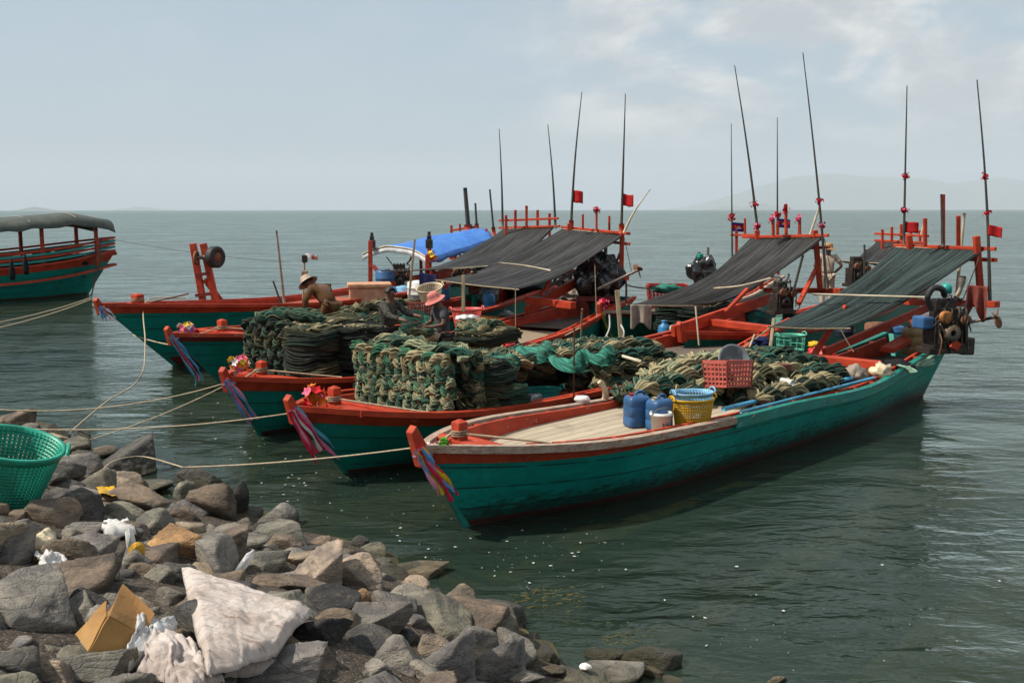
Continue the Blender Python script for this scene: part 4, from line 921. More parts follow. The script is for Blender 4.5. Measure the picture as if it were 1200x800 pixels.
# ---- the canopied boat at the left edge
def left_boat():
    B = Boat('canopied_boat', 'large teal and red boat with slatted rails under an olive canopy at the left edge', P(98, 344, 0) + np.array([.05, .3, 0]), 224, 11, 3.2, 1.8, 1.25, 1.5, 1.25, 'hull', 'red', .34, 'red', .8, .7, -.1, 'boats with canopies', bowq=3.0)
    B.strip('wale', 'red', 0.0, .9, -.07, .09, -.66, .09)
    B.deck(.02, .98, 'dark_deck', .9, .1)
    for k, (dz, m) in enumerate(((.10, 'teal_light'), (.24, 'red'), (.36, 'teal_light'), (.50, 'red'))): B.strip('side_rail', m, .0, .95, -.02 - .02 * k, .05, dz, .085)
    # canopy
    G = []
    for i, q in enumerate(np.linspace(-.03, .95, 26)):
        row = []
        for v in np.linspace(-1.12, 1.12, 13):
            e = 1.55 * (.74 if q < 0 else 1) * (1 - .18 * (1 - sst(q, 0, .2)))
            zt = 3.42 - 1.0 * max(0, q - .08) - .30 * (1 - sst(q, -.03, .12)); z = zt - .16 * v * v - (.30 if abs(v) > 1.1 else (.05 if abs(v) > .9 else 0)) + .04 * math.sin(q * 60) * abs(v) ** 3
            row.append((q * 11 - .55 * (1 - sst(q, 0, .3)), v * e, z))
        G.append(row)
    MB().grid(G, (4, 1)).build('canopy', 'tarp_green', B.t, True, thick=.02)
    mb = MB()
    for q in (.03, .2, .37, .55, .75):
        for v in (-1.25, 1.25): mb = MB(); x = q * 11 - .4 * (1 - sst(q, 0, .25)); mb.beam((x, v * (.86 if q < .1 else 1), 1.2), (x, v * (.86 if q < .1 else 1), 3.1 - q * .9), .13, .13); mb.build('canopy_post', 'red', B.t, bevel=.01)
    mb = MB()
    for q in (.12, .28, .45): x = q * 11 - .4; mb.tube([(x, v, 3.47 - 1.0 * (q - .08) - .16 * (v / 1.38) ** 2) for v in np.linspace(-1.6, 1.6, 12)], .012, 5)
    mb.build('canopy_cords', 'rope', B.t)
    mb = MB()
    mb.blob((1.4, 0, 1.2), (1.2, .9, .55), 0, 4, .8, 3)
    o = mb.build('net_heap', 'dark_cloth', None, loc=(0, 0, 0)); o.location = B.t.location; o.rotation_euler = B.t.rotation_euler; tag(o, 'dark heap of gear under the olive canopy', 'net')
    for x, y in ((30, 309), (14, 315)):
        o = MB().lathe([(0, -.4), (.09, -.38), (.11, -.1), (.05, .25), (.02, .4), (0, .4)], (0, 0, 0), 10).build('hanging_fender', 'dark_cloth', None, True, loc=tuple(Y(x, y, 36.5))); tag(o, 'dark fender hung on the rail of the canopied boat, ' + ('larger one' if x == 30 else 'smaller one at the frame edge'), 'fender', 'fenders on the canopied boat')
    return B
b0 = left_boat()

# ================================================================== awnings
def awning(name, label, TL, TR, FR, FL, mat, sag, cat='awning', bar=True, wr=.14, seed=0, n=(36, 14), barmat='bamboo', bow=0.0):
    Q = [np.array(p, float) for p in (TL, TR, FR, FL)]; t = thing(name, label, cat, tuple((Q[2] + Q[3]) / 2), 0, 'awnings over the boats'); G = np.zeros((n[0], n[1], 3))
    for i in range(n[0]):
        for j in range(n[1]):
            u, v = i / (n[0] - 1), j / (n[1] - 1); p = (1 - u) * ((1 - v) * Q[0] + v * Q[1]) + u * ((1 - v) * Q[3] + v * Q[2])
            dz = -sag * 4 * u * (1 - u) + bow * 4 * v * (1 - v) - .05 * sag * math.sin(v * math.pi) + wr * mnoise.noise(Vector((u * 1.5 + seed, v * 6, seed))) * math.sin(math.pi * min(1, u * 1.05 + .04)) + .4 * wr * mnoise.noise(Vector((u * 2.2 + seed, v * 17, seed))) * math.sin(math.pi * min(1, u + .05))
            G[i, j] = p + np.array([0, 0, dz])
    MB().grid(G, (1, 1)).build('net_sheet', mat, t, True, world=True, thick=.008)
    if bar:
        d = (Q[2] - Q[3]); d /= np.linalg.norm(d)
        MB().tube(smooth_path([Q[3] - d * .04, (Q[2] + Q[3]) / 2 + (0, 0, -.02), Q[2] + d * .10], 8), (.016), 6).build('front_bar', barmat, t, True, world=True)
        # lacing hem
        mb = MB(); q0, q1 = G[0], G[-1]
        for j in range(n[1] - 1): mb.tube([G[0][j], G[0][j + 1]], .012, 5)
        mb.build('hem_cord', 'rope', t, True, world=True)
    return t
aw1 = awning('shade_awning', 'dark green striped shade net slung over the stern of the nearest boat', Y(1050, 290, 20.5), Y(1155, 292, 18.9), P(990, 385, 1.45), P(902, 383, 1.5), 'shade_net_green', .16, seed=1)
MB().tube(smooth_path([Y(952, 345, 18.2), Y(1020, 347, 18.0), Y(1090, 349, 17.8)], 10), .022, 7).build('middle_bar', 'pale_bamboo', aw1, True, world=True)
aw2 = awning('shade_awning', 'plain black shade net over the second boat, a towel hung on its front edge', Y(880, 279, 24.4), Y(966, 278, 22.7), P(826, 358, 1.4), P(736, 357, 1.5), 'shade_net', .30, seed=2)
MB().tube(smooth_path([Y(836, 338, 21.4), Y(868, 335, 21.2), Y(903, 326, 21.2)], 10), .02, 6).build('middle_bar', 'pale_bamboo', aw2, True, world=True)
aw3 = awning('shade_awning', 'wide black shade net with rippled folds over the third boat', Y(659, 268, 27.4), Y(732, 275, 25.9), P(605, 339, 1.7), P(511, 328, 1.72), 'shade_net', .22, seed=3, wr=.13)
MB().tube(smooth_path([Y(584, 308, 23.2), Y(613, 311, 23.2), Y(645, 317, 23.0)], 10), .022, 6).build('middle_bar', 'pale_bamboo', aw3, True, world=True)
aw4 = awning('shade_awning', 'narrow black shade net over the fourth boat below the row of red pegs', Y(590, 268, 31.6), Y(650, 266, 30.4), Y(568, 312, 26.6), Y(480, 317, 27.2), 'shade_net', .25, seed=4, wr=.10)
MB().tube(smooth_path([Y(446, 317, 27), Y(480, 317, 27), Y(552, 313, 26.8)], 10), .022, 6).build('front_bar', 'dark_pole', aw4, True, world=True)
aw7 = awning('shade_awning', 'small black shade net over the far boat on the right', Y(1028, 282, 30.4), Y(1083, 285, 28.7), Y(1040, 309, 26.6), Y(982, 305, 27.6), 'shade_net', .28, seed=6)
# blue tarpaulin
def tarp():
    t = thing('tarpaulin_awning', 'bright blue tarpaulin stretched over the farthest boat of the row', 'awning', tuple(Y(500, 300, 32)), 0, 'awnings over the boats')
    def patch(Q, bow, n, name, mat, wr, seed):
        Q = [np.array(q) for q in Q]; G = np.zeros((n, n, 3))
        for i in range(n):
            for j in range(n):
                u, v = i / (n - 1), j / (n - 1); p = (1 - u) * (1 - v) * Q[0] + u * (1 - v) * Q[1] + u * v * Q[2] + (1 - u) * v * Q[3]
                G[i, j] = p + np.array([0, 0, bow * 4 * v * (1 - v) * (1 - .2 * u) + wr * mnoise.noise(Vector((u * 3 + seed, v * 3, seed)))])
        MB().grid(G).build(name, mat, t, True, world=True, thick=.012); return G
    G = patch([Y(425, 297, 33.5), Y(556, 272, 37.0), Y(579, 281, 34.8), Y(503, 303, 31.4)], .34, 24, 'tarpaulin', 'tarp_blue', .07, 3)
    e = G[:, -1]; H_ = np.stack([e, e + np.array([0, 0, -.16]) + .03 * np.sin(np.arange(24) * 1.3)[:, None] * np.array([0, 0, 1])], 1); MB().grid(H_).build('side_hem', 'tarp_blue', t, True, world=True, thick=.01)
    e = G[0]; H_ = np.stack([e, e + np.array([0, -.05, -.22])], 1); MB().grid(H_).build('white_hem', 'tarp_white', t, True, world=True, thick=.01)
    MB().tube(e + np.array([0, -.03, -.02]), .025, 6).build('front_bar', 'pale_bamboo', t, True, world=True)
    MB().blob(Y(466, 292, 32.6), (.14, .05, .12)).build('patch', 'dark_cloth', t, True, world=True)
    for x, D in ((436, 33), (503, 31.3)):
        o = MB().box((0, 0, .14), (.22, .2, .28)).box((0, 0, .34), (.14, .12, .14)).cyl((0, 0, .38), (0, 0, .52), .05).build('work_lamp', 'metal_dark', None, bevel=.02, loc=tuple(Y(x, 291, D))); tag(o, 'black lamp on a corner post of the blue tarpaulin, ' + ('left one' if x == 436 else 'right one above a marigold garland'), 'lamp', 'lamps on the blue awning')
tarp()
# ================================================================== nets
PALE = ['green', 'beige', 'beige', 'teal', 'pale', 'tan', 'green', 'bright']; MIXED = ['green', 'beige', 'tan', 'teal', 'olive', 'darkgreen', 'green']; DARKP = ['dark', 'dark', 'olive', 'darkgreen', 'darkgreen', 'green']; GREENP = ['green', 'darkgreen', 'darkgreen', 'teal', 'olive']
def npath(B, pts, n=44): return smooth_path([B.W(*p) for p in pts], n)
# tall braided pile across the bow of the second boat
t = thing('net_pile', 'tall pile of pale green and beige braided nets stacked across the bow', 'net pile', tuple(b2.W(1.35, 0, .5)), 0, 'piles of fishing net')
nl = 7
for l in range(nl):
    z = .54 + l * .148
    for c, u in enumerate((1.02, 1.32, 1.62)):
        if c == 1 and l < nl - 1: continue
        ju = random.uniform(-.03, .03) + (.02 if l % 2 else 0); v0, v1 = -.98 + random.uniform(-.05, .05), 1.0 + random.uniform(-.05, .05)
        pal = PALE if c < 2 else MIXED
        net_object('net_braid', [braid(npath(b2, [(u + ju + .06, v0, z), (u + ju - .02, v0 + .3, z + .01), (u + ju + .03, 0, z + random.uniform(-.02, .02)), (u + ju, v1 - .3, z + .01), (u + ju + .08, v1, z)], 56), .30, .19, pal, True, pitch=.52, up=(0, 0, 1))], t, True)
for u, v, L_ in ((1.2, -.75, .9), (1.35, .3, 1.1), (1.5, .7, .7)):
    net_object('net_braid', [braid(npath(b2, [(u, v - L_ / 2, 1.55), (u + .1, v, 1.61), (u + .05, v + L_ / 2, 1.55)], 40), .34, .16, ['beige', 'pale', 'teal', 'green'])], t, True)
# its dark right hand side: folded turns
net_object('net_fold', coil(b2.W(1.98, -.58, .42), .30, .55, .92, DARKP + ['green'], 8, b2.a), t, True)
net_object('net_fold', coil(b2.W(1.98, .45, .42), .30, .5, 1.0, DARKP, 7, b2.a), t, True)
t = thing('net_hank', 'small bright green net hank stacked below the dark side of the tall pile', 'net', tuple(b2.W(2.0, -1.02, .6)), 0, 'loose hanks of net')
net_object('net_fold', coil(b2.W(2.2, -1.0, .62), .30, .2, .36, ['bright', 'green', 'darkgreen', 'bright'], 5, b2.a), t, True)
# dark block pile on the third boat
t = thing('net_pile', 'square dark pile of nets with stacked round coils on the bow deck', 'net pile', tuple(b3.W(1.5, 0, .45)), 0, 'piles of fishing net')
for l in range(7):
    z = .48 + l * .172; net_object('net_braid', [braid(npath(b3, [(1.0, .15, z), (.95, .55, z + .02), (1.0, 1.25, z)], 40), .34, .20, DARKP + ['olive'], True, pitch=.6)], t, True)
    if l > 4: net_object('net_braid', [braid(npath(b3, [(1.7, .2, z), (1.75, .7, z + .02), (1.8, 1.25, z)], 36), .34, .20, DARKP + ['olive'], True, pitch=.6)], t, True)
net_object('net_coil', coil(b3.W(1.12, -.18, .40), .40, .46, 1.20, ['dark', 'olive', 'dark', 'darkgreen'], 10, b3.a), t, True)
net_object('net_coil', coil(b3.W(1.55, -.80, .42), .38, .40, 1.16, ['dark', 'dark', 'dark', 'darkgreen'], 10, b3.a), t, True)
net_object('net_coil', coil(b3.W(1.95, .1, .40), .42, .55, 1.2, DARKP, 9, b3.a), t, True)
for (a, b_, z) in (((.9, .9), (1.5, -.1), 1.70), ((1.2, 1.1), (1.9, .3), 1.70)):
    net_object('net_braid', [braid(npath(b3, [(*a, z), ((a[0] + b_[0]) / 2, (a[1] + b_[1]) / 2 + .1, z + .06), (*b_, z)], 36), .30, .16, ['teal', 'green', 'olive'])], t, True)
# a tail of teal net hanging down its front
def drape(name, label, pts, w_, mat, seed=0, n=20, par=None, cat='net', group='loose hanks of net', fold=.05):
    path = smooth_path(pts, n); T = np.gradient(path, axis=0); G = np.zeros((n, 9, 3))
    for i in range(n):
        s_ = np.cross(T[i], (0.3, -1, .2)); s_ /= np.linalg.norm(s_) + 1e-6; wi = w_ * (.55 + .45 * i / n) if np.isscalar(w_) else np.interp(i / (n - 1), np.linspace(0, 1, len(w_)), w_)
        for j in range(9):
            v = j / 8 - .5; G[i, j] = path[i] + s_ * v * wi + np.array([.4, -.8, .4]) * fold * math.cos(j * 2.4 + seed + .25 * i)
    mb = MB().grid(G, (1, 1))
    if par is not None: return mb.build(name, mat, par, True, world=True)
    o = mb.build(name, mat, None, True, loc=tuple(path.mean(0)), world=True); return tag(o, label, cat, group)
drape('net_tail', None, [P(352, 421, 1.05), P(350, 430, .9), P(349, 443, .72)], .28, 'teal_net', 1, par=t)
# long braids in the middle of the second boat
def bundle(B, label, pts, w_, h_, pal, group, n=60, **k):
    base = tuple(B.W(*pts[len(pts) // 2])); o = net_object('net_braid', [braid(npath(B, pts, n), w_, h_, pal, **k)], None, loc=base); return tag(o, label, 'net braid', group)
G2 = 'long net braids amidships on the second boat'; L2 = 'long green and tan net braid heaped amidships behind the blue cans'
for i, (v, z, u0, u1) in enumerate([(-.95, .56, 2.75, 5.9), (-.97, .74, 2.8, 6.1), (-.95, .92, 2.85, 6.4), (-.92, 1.10, 2.9, 6.6), (-.60, 1.18, 2.8, 6.8), (-.25, 1.16, 2.75, 7.0), (.10, 1.14, 2.9, 7.2), (.45, 1.10, 3.0, 7.0), (.8, 1.05, 3.0, 6.8), (-.6, .9, 2.7, 7.2), (.1, .9, 2.7, 7.4), (-.4, .65, 2.65, 7.5), (.4, .65, 2.65, 7.3)]):
    j = lambda: random.uniform(-.06, .06)
    if v < -.3: u0 = 4.3
    bundle(b2, L2, [(u0, v + j(), z), (u0 + (u1 - u0) * .25, v + j(), z + j() * .6), (u0 + (u1 - u0) * .5, v + j(), z + j() * .6), (u0 + (u1 - u0) * .75, v + j(), z - .03 + j() * .5), (u1, v + j(), z - .10 - .15 * (z > 1))], .40, .24, MIXED + ['beige'] if i % 3 else GREENP + ['beige'], G2, 70)
for i, (px, py, z, w_, m) in enumerate([(590, 425, 1.28, .7, 'teal_net'), (630, 412, 1.30, .9, 'teal_net'), (668, 425, 1.30, .8, 'teal_net'), (700, 418, 1.28, .8, 'teal_net')]):
    drape('net_sheet', 'loose translucent %s net spread over the braids amidships' % ('teal' if m == 'teal_net' else 'tan'), [P(px - 18, py - 5, z - .03), P(px, py - 2, z + .03), P(px + 18, py + 5, z - .05)], [w_ * .2, w_ * .5, w_ * .45, w_ * .15], m, i, group='loose net sheets on the second boat', fold=.10)
drape('net_sheet', 'short teal net tassel hanging down the dark net wall', [P(591, 425, 1.2), P(590, 432, 1.1), P(592, 442, .95)], .35, 'teal_net', 4, group='loose net sheets on the second boat')
# nets of the nearest boat: two tiers
G1 = 'long net braids on the nearest boat'; L1 = 'long braid of green and tan net heaped on the nearest boat'
for i, (v, z, u0, u1, pal) in enumerate([(.75, .62, 3.6, 7.6, MIXED), (.78, .85, 3.55, 7.4, MIXED), (.45, .98, 3.5, 7.5, ['beige', 'tan', 'green', 'beige', 'teal']), (.1, .88, 4.0, 7.9, MIXED), (.75, 1.05, 4.2, 7.2, ['beige', 'green', 'pale']), (.45, .75, 3.9, 8.0, GREENP), (.05, .62, 4.7, 7.9, MIXED), (-.3, .72, 4.9, 7.6, ['green', 'beige', 'darkgreen', 'tan']), (-.55, .60, 4.6, 7.4, MIXED), (-.60, .80, 4.9, 7.3, ['beige', 'tan', 'darkgreen', 'beige']), (-.25, .92, 5.0, 7.4, GREENP + ['beige']), (.4, 1.02, 5.9, 7.9, GREENP), (.0, .94, 5.9, 8.0, GREENP), (-.35, .82, 6.0, 8.0, GREENP), (.75, .98, 6.0, 8.0, GREENP)]):
    j = lambda: random.uniform(-.07, .07)
    z += .10; pal = list(pal) + ['beige']
    bundle(b1, L1, [(u0, v + j(), z - .06), (u0 + (u1 - u0) * .25, v + j(), z + j() * .6), (u0 + (u1 - u0) * .5, v + j(), z + j() * .6), (u0 + (u1 - u0) * .75, v + j(), z + j() * .5), (u1, v + j(), z - .10)], .44, .27, pal, G1, 70, pitch=1.0)
# nets on the third and fourth boats, and hidden under the awnings
G3 = 'net braids amidships on the third boat'
for i, (v, z, u0, u1) in enumerate([(.6, .72, 2.6, 6.2), (.2, .80, 4.6, 6.3), (.75, .95, 2.7, 5.8), (-.2, .72, 5.2, 6.9), (.45, 1.0, 3.6, 5.6)]):
    bundle(b3, 'green net braid lying behind the two people at work', [(u0, v, z), ((u0 + u1) / 2, v + .05, z + .06), (u1, v, z - .05)], .42, .26, MIXED, G3, 50)
t = thing('net_pile', 'low rounded heap of green and tan net right of the pink hatted person', 'net pile', tuple(b3.W(5.9, -.6, .5)), 0, 'piles of fishing net')
net_object('net_coil', coil(b3.W(5.95, -.58, .50), .75, .50, .55, ['dark', 'darkgreen', 'dark', 'olive'], 6, b3.a), t, True)
net_object('net_braid', [braid(npath(b3, [(5.35, -.75, 1.10), (5.9, -.5, 1.20), (6.5, -.6, 1.12)], 40), .42, .2, ['beige', 'tan', 'green'])], t, True)
net_object('net_braid', [braid(npath(b3, [(5.4, -.35, 1.10), (5.9, -.2, 1.16), (6.4, -.3, 1.10)], 40), .42, .2, ['teal', 'green', 'tan'])], t, True)
drape('net_sheet', None, [P(540, 384, 1.15), P(537, 392, 1.0), P(536, 408, .7)], .3, 'teal_net', 2, par=t)
drape('net_sheet', 'teal net held between the two people at work', [P(470, 383, 1.25), P(484, 386, 1.05), P(488, 398, .85), P(500, 402, .7)], [.3, .9, 1.1, .9], 'teal_net', 3, group='loose net sheets on the third boat')
drape('net_sheet', 'tan net gathered at the waist of the pink hatted person', [P(515, 388, 1.2), P(510, 396, 1.0), P(505, 408, .7)], [.15, .5, .7], 'tan_net', 5, group='loose net sheets on the third boat')
G4 = 'net braids along the fourth boat'
for i, (v, z, u0, u1, pal) in enumerate([(-.55, .85, 3.2, 7.2, MIXED), (-.15, .92, 3.4, 7.5, MIXED), (.3, 1.0, 3.4, 7.2, GREENP + ['beige']), (.65, 1.0, 3.0, 6.8, MIXED), (-.75, .75, 3.9, 6.2, ['pale', 'green', 'tan']), (0, 1.15, 4.2, 6.6, ['teal', 'olive', 'tan'])]):
    bundle(b4, 'olive and teal net braid lying along the boat behind the bending man', [(u0, v, z), ((u0 + u1) / 2, v + .06, z + .05), (u1, v, z - .06)], .42, .26, pal, G4, 50)
t = thing('net_hank', 'round hank of pale green net on the foredeck behind the purple flowers', 'net', tuple(b4.W(1.7, .1, 1.0)), 0, 'loose hanks of net')
net_object('net_coil', coil(b4.W(1.75, .0, .92), .42, .50, .30, ['pale', 'green', 'tan', 'olive'], 3, b4.a), t, True)
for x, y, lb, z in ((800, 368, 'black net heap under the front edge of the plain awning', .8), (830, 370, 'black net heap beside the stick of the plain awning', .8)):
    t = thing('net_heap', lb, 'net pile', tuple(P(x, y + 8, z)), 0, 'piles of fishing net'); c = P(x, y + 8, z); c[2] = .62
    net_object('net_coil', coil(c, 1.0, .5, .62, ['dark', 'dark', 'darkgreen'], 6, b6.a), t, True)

# ================================================================== cargo
def place(o, px, py, z, rz=None): o.location = tuple(P(px, py, z)); return o
def jerrycan(label, loc, mat, w_=.33, d=.24, h=.42, rz=0, cap='red_plastic', lie=False, group='jerrycans on the boats'):
    t = thing('jerrycan', label, 'jerrycan', tuple(loc), rz, group); G = []
    for z, k in ((0, .86), (.02, .95), (.06, 1), (.30, 1.0), (.34, .95), (.36, 1.0), (.62, 1.0), (.66, .96), (.68, 1.0), (.84, .99), (.91, .9), (.96, .74), (.97, .5), (.97, .02)):
        row = []
        for a in np.linspace(0, 2 * math.pi, 29):
            c, s_ = math.cos(a), math.sin(a); e = .45; row.append((w_ / 2 * k * math.copysign(abs(c) ** e, c), d / 2 * k * math.copysign(abs(s_) ** e, s_), z * h))
        G.append(row)
    b = MB().grid(G[::-1]).build('body', mat, t, True)
    hd = MB().tube(smooth_path([(-.02, 0, h * .95), (.0, 0, h * 1.06), (w_ * .25, 0, h * 1.07), (w_ * .36, 0, h * .94)], 12), .018, 7).build('handle', mat, t, True)
    MB().cyl((-w_ * .28, 0, h * .93), (-w_ * .28, 0, h * 1.03), .035, sides=14).build('cap', cap, t, True)
    if lie: t.rotation_euler = (R(84), 0, rz)
    return t
jerrycan('blue jerrycan with a red cap, left of the pair on the foredeck', P(746, 499, .735), 'blue_plastic', .32, .26, .42, R(20))
jerrycan('blue jerrycan with a cream cap, right of the pair behind the white bucket', P(772, 503, .735), 'blue_plastic', .31, .26, .41, R(35), 'cream_plastic')
jerrycan('big dirty amber jerrycan on the stern deck of the nearest boat', P(1070, 416, .78), 'amber_plastic', .40, .30, .54, R(15), 'brown_plastic')
jerrycan('cream jerrycan half hidden behind the amber one', P(1085, 411, .74), 'cream_plastic', .36, .26, .42, R(15), 'brown_plastic')
jerrycan('grey jerrycan lying on its side on the red deck by the green hank', P(604, 470, .58), 'grey_plastic', .34, .2, .42, R(70), 'grey_plastic', True)
jerrycan('white cream jerrycan with brown bottom beside the blue water bottle', P(795, 404, .55), 'cream_plastic', .38, .3, .46, R(20), 'amber_plastic')
jerrycan('yellow oil can under the plain black awning', P(843, 378, .8), 'yellow_plastic', .24, .18, .26, R(20), 'red_plastic')
def bucket(label, loc, r=.14, h=.27, mat='white_plastic', handle='iron', name='bucket', content=None, group=None):
    t = thing(name, label, name.replace('_', ' '), tuple(loc), .3, group)
    MB().lathe([(0, .0), (r * .82, 0), (r * .98, h * .86), (r * 1.06, h * .86), (r * 1.07, h * .93), (r * 1.02, h * .94), (r * 1.03, h), (r * .97, h), (r * .8, .02), (0, .02)], (0, 0, 0), 28).build('shell', mat, t, True)
    if handle: MB().tube([(r * 1.05 * math.cos(a), -r * .25 - r * .5 * math.sin(a), h * .9 + .10 * math.sin(a)) for a in np.linspace(0, math.pi, 16)], .005, 5).build('handle', handle, t, True)
    if content:
        G = MB().blob((0, 0, h * .86), (r * .85, r * .85, .05), jit=.5, sub=3); G.build('contents', content, t, True)
    return t
bk = bucket('white plastic bucket with black print in front of the blue cans', P(774, 507, .735), .135, .265)
mb = MB()
for x, z, w_, h_ in ((-.028, .12, .008, .05), (-.014, .125, .022, .008), (-.014, .095, .008, .03), (.02, .12, .008, .055), (.036, .115, .022, .010), (.044, .095, .008, .026)): mb.box((x, -.128, z), (w_, .004, h_))
mb.build('print', 'rubber', bk)
def basket(label, loc, r=.27, r2=.21, h=.34, mat='yellow_plastic', n=34, rings=6, rim=.016, group='plastic baskets', tilt=(0, 0), squash=.8):
    t = thing('plastic_basket', label, 'basket', tuple(loc), 0, group); t.rotation_euler = (*tilt, .4)
    mb = MB()
    pr = lambda f: r2 + (r - r2) * f
    for i in range(n):
        a = 2 * math.pi * i / n; p = [(pr(f) * math.cos(a), pr(f) * math.sin(a) * squash, h * f) for f in (0, .5, 1)]; mb.tube(p, .009 * r / .27, 4)
    for k in range(rings): f = (k + .3) / rings; mb.tube([(pr(f) * math.cos(a), pr(f) * math.sin(a) * squash, h * f) for a in np.linspace(0, 2 * math.pi, 41)], .008 * r / .27, 4)
    mb.build('lattice_wall', mat, t)
    MB().lathe([(r2 * .0, .004), (r2 * .98, .004), (pr(.12), h * .12), (pr(.12) * .985, h * .12), (r2 * .96, .012), (0, .012)], (0, 0, 0), 36, squash=squash).build('bottom', mat, t, True)
    MB().lathe([(r * .97, h * .9), (r * 1.02, h * .9), (r * 1.07, h * 1.0), (r * 1.07, h * 1.03), (r * .99, h * 1.03), (r * .97, h * .9)], (0, 0, 0), 44, squash=squash).build('rim', mat, t, True)
    mb = MB()
    for sg in (-1, 1): MB().tube([(sg * (r * 1.05 + .02), squash * r * .3 * math.cos(a), h * 1.0 + .05 * math.sin(a)) for a in np.linspace(0, math.pi, 12)], .012 * r / .27, 6).build('handle', mat, t, True)
    return t
basket('yellow lattice basket on the foredeck of the nearest boat', P(811, 499, .735), .28, .225, .36, 'yellow_plastic', 52, 11)
basket('blue lattice basket nested in the yellow one', P(811, 499, .735) + np.array([0, 0, .10]), .265, .2, .34, 'sky_plastic', 40, 7)
basket('large green lattice fish basket on the rocks at the left frame edge', hit(8, 587) + np.array([-.05, 0, .02]), .43, .30, .58, 'green_plastic', 60, 17, tilt=(R(12), R(14)), squash=.85)
basket('pink round basket full of ice beside the net heap', P(547, 383, .95), .34, .25, .40, 'pink_plastic', 40, 8)
MB().blob(P(547, 372, 1.27), (.22, .2, .06), jit=.5, sub=3).build('ice', 'foam', bpy.data.objects['plastic_basket.003'], True, world=True)
basket('pale green wire basket behind the nets near the wooden post', P(926, 412, .95), .27, .25, .30, 'clear_green', 12, 3)
basket('blue shallow basket beside the white cream jerrycan', P(763, 407, .6), .30, .25, .14, 'blue_plastic', 30, 3)
basket('teal round basin resting in a yellow tub by the dark net wall', P(636, 465, .56), .30, .24, .13, 'teal_plastic', 40, 5)
def crate(label, loc, w_, d, h, mat, rz=0, nx=8, nz=5, group='plastic crates', tilt=(0, 0)):
    t = thing('plastic_crate', label, 'crate', tuple(loc), rz, group); t.rotation_euler = (*tilt, rz)
    def wall(p, q, n):
        mb = MB(); p, q = np.array(p, float), np.array(q, float); k = 1.10
        for i in range(n + 1): a = p + (q - p) * i / n; mb.beam((*a, 0), (*(a * k), h), .022, .022)
        for j in range(nz + 1): z = h * j / nz; f = 1 + (k - 1) * j / nz; mb.beam((*(p * f), z), (*(q * f), z), .018, .028 if j < nz else .05)
        # slightly recessed webs close the lower panel rows
        return mb.build('lattice_side', mat, t)
    x, y = w_ / 2, d / 2
    wall((-x, -y), (x, -y), nx); wall((x, -y), (x, y), max(4, nx - 2)); wall((x, y), (-x, y), nx); wall((-x, y), (-x, -y), max(4, nx - 2))
    MB().box((0, 0, .012), (w_, d, .02)).build('bottom', mat, t)
    return t
crate('faded red lattice crate holding a grey basin, on top of the nets', P(853, 452, 1.02), .54, .38, .34, 'pink_crate', R(40), tilt=(R(-6), R(5)))
o = MB().lathe([(0, 0), (.18, 0), (.25, .12), (.275, .125), (.275, .135), (.24, .13), (.17, .015), (0, .015)], (0, 0, 0), 32).build('metal_basin', 'grey_plastic', None, True, loc=tuple(P(856, 427, 1.22))); o.rotation_euler = (R(62), R(10), R(15)); tag(o, 'grey metal basin tipped up in the faded red crate', 'basin')
crate('brown lattice crate behind the pink hatted person', P(498, 374, .95), .62, .45, .42, 'brown_plastic', R(60))
basket('cream woven basket tipped into the brown crate', P(505, 352, 1.38), .3, .22, .34, 'cream_plastic', 36, 10, tilt=(R(18), R(-12)))
crate('bright red crate filled with pale net on the small green boat', P(781, 352, 1.05), .95, .5, .42, 'red_plastic', R(0), 10, 5)
MB().blob(P(781, 338, 1.40), (.42, .2, .12), jit=.5, sub=3).build('net_filling', 'teal_net', bpy.data.objects['plastic_crate.002'], True, world=True)
def jug(label, loc, r, h, mat, name='water_bottle', group='water bottles and drums', cap='pale_blue_plastic'):
    t = thing(name, label, name.split('_')[-1], tuple(loc), 0, group)
    MB().lathe([(0, 0), (r * .94, 0), (r, h * .04), (r, h * .28), (r * .96, h * .31), (r, h * .34), (r, h * .6), (r * .96, h * .63), (r * .98, h * .68), (r * .8, h * .8), (r * .42, h * .88), (r * .40, h * .96), (0, h * .96)], (0, 0, 0), 24).build('body', mat, t, True)
    MB().lathe([(0, h * .95), (r * .46, h * .95), (r * .46, h * 1.02), (0, h * 1.02)], (0, 0, 0), 18).build('cap', cap, t, True); return t
jug('blue water bottle standing left of the white cream jerrycan', P(778, 402, .55), .145, .50, 'pale_blue_plastic')
jug('blue water bottle under the rippled black awning', P(573, 363, .75), .18, .52, 'pale_blue_plastic')
jug('blue water bottle behind the brown crate', P(520, 351, 1.0), .18, .5, 'pale_blue_plastic')
def drum(label, loc, r, h, mat, name='drum'):
    t = thing(name, label, name, tuple(loc), 0, 'water bottles and drums')
    MB().lathe([(0, 0), (r * .95, 0), (r, .02), (r, h * .3), (r * 1.03, h * .32), (r, h * .34), (r, h * .64), (r * 1.03, h * .66), (r, h * .68), (r, h * .93), (r * .9, h), (0, h)], (0, 0, 0), 26).build('body', mat, t, True)
    MB().lathe([(r * .5, h), (r * .5, h * 1.05), (0, h * 1.05)], (0, 0, 0), 20).build('lid', mat, t, True); return t
drum('dark battered drum on the stern deck of the nearest boat', P(1028, 401, .74), .27, .40, 'rust'); drum('blue drum right of the battered one', P(1047, 401, .74), .20, .34, 'blue_plastic')
drum('grey drum under the rippled black awning', P(571, 352, .9), .33, .62, 'grey_plastic'); drum('white drum by the blue tarpaulin', P(492, 351, .95), .36, .52, 'white_plastic')
drum('dark blue pot on the beam under the plain awning', P(878, 378, .85), .30, .34, 'dark_plastic'); drum('blue tub in the shade under the plain awning', P(852, 361, .9), .3, .34, 'blue_plastic')
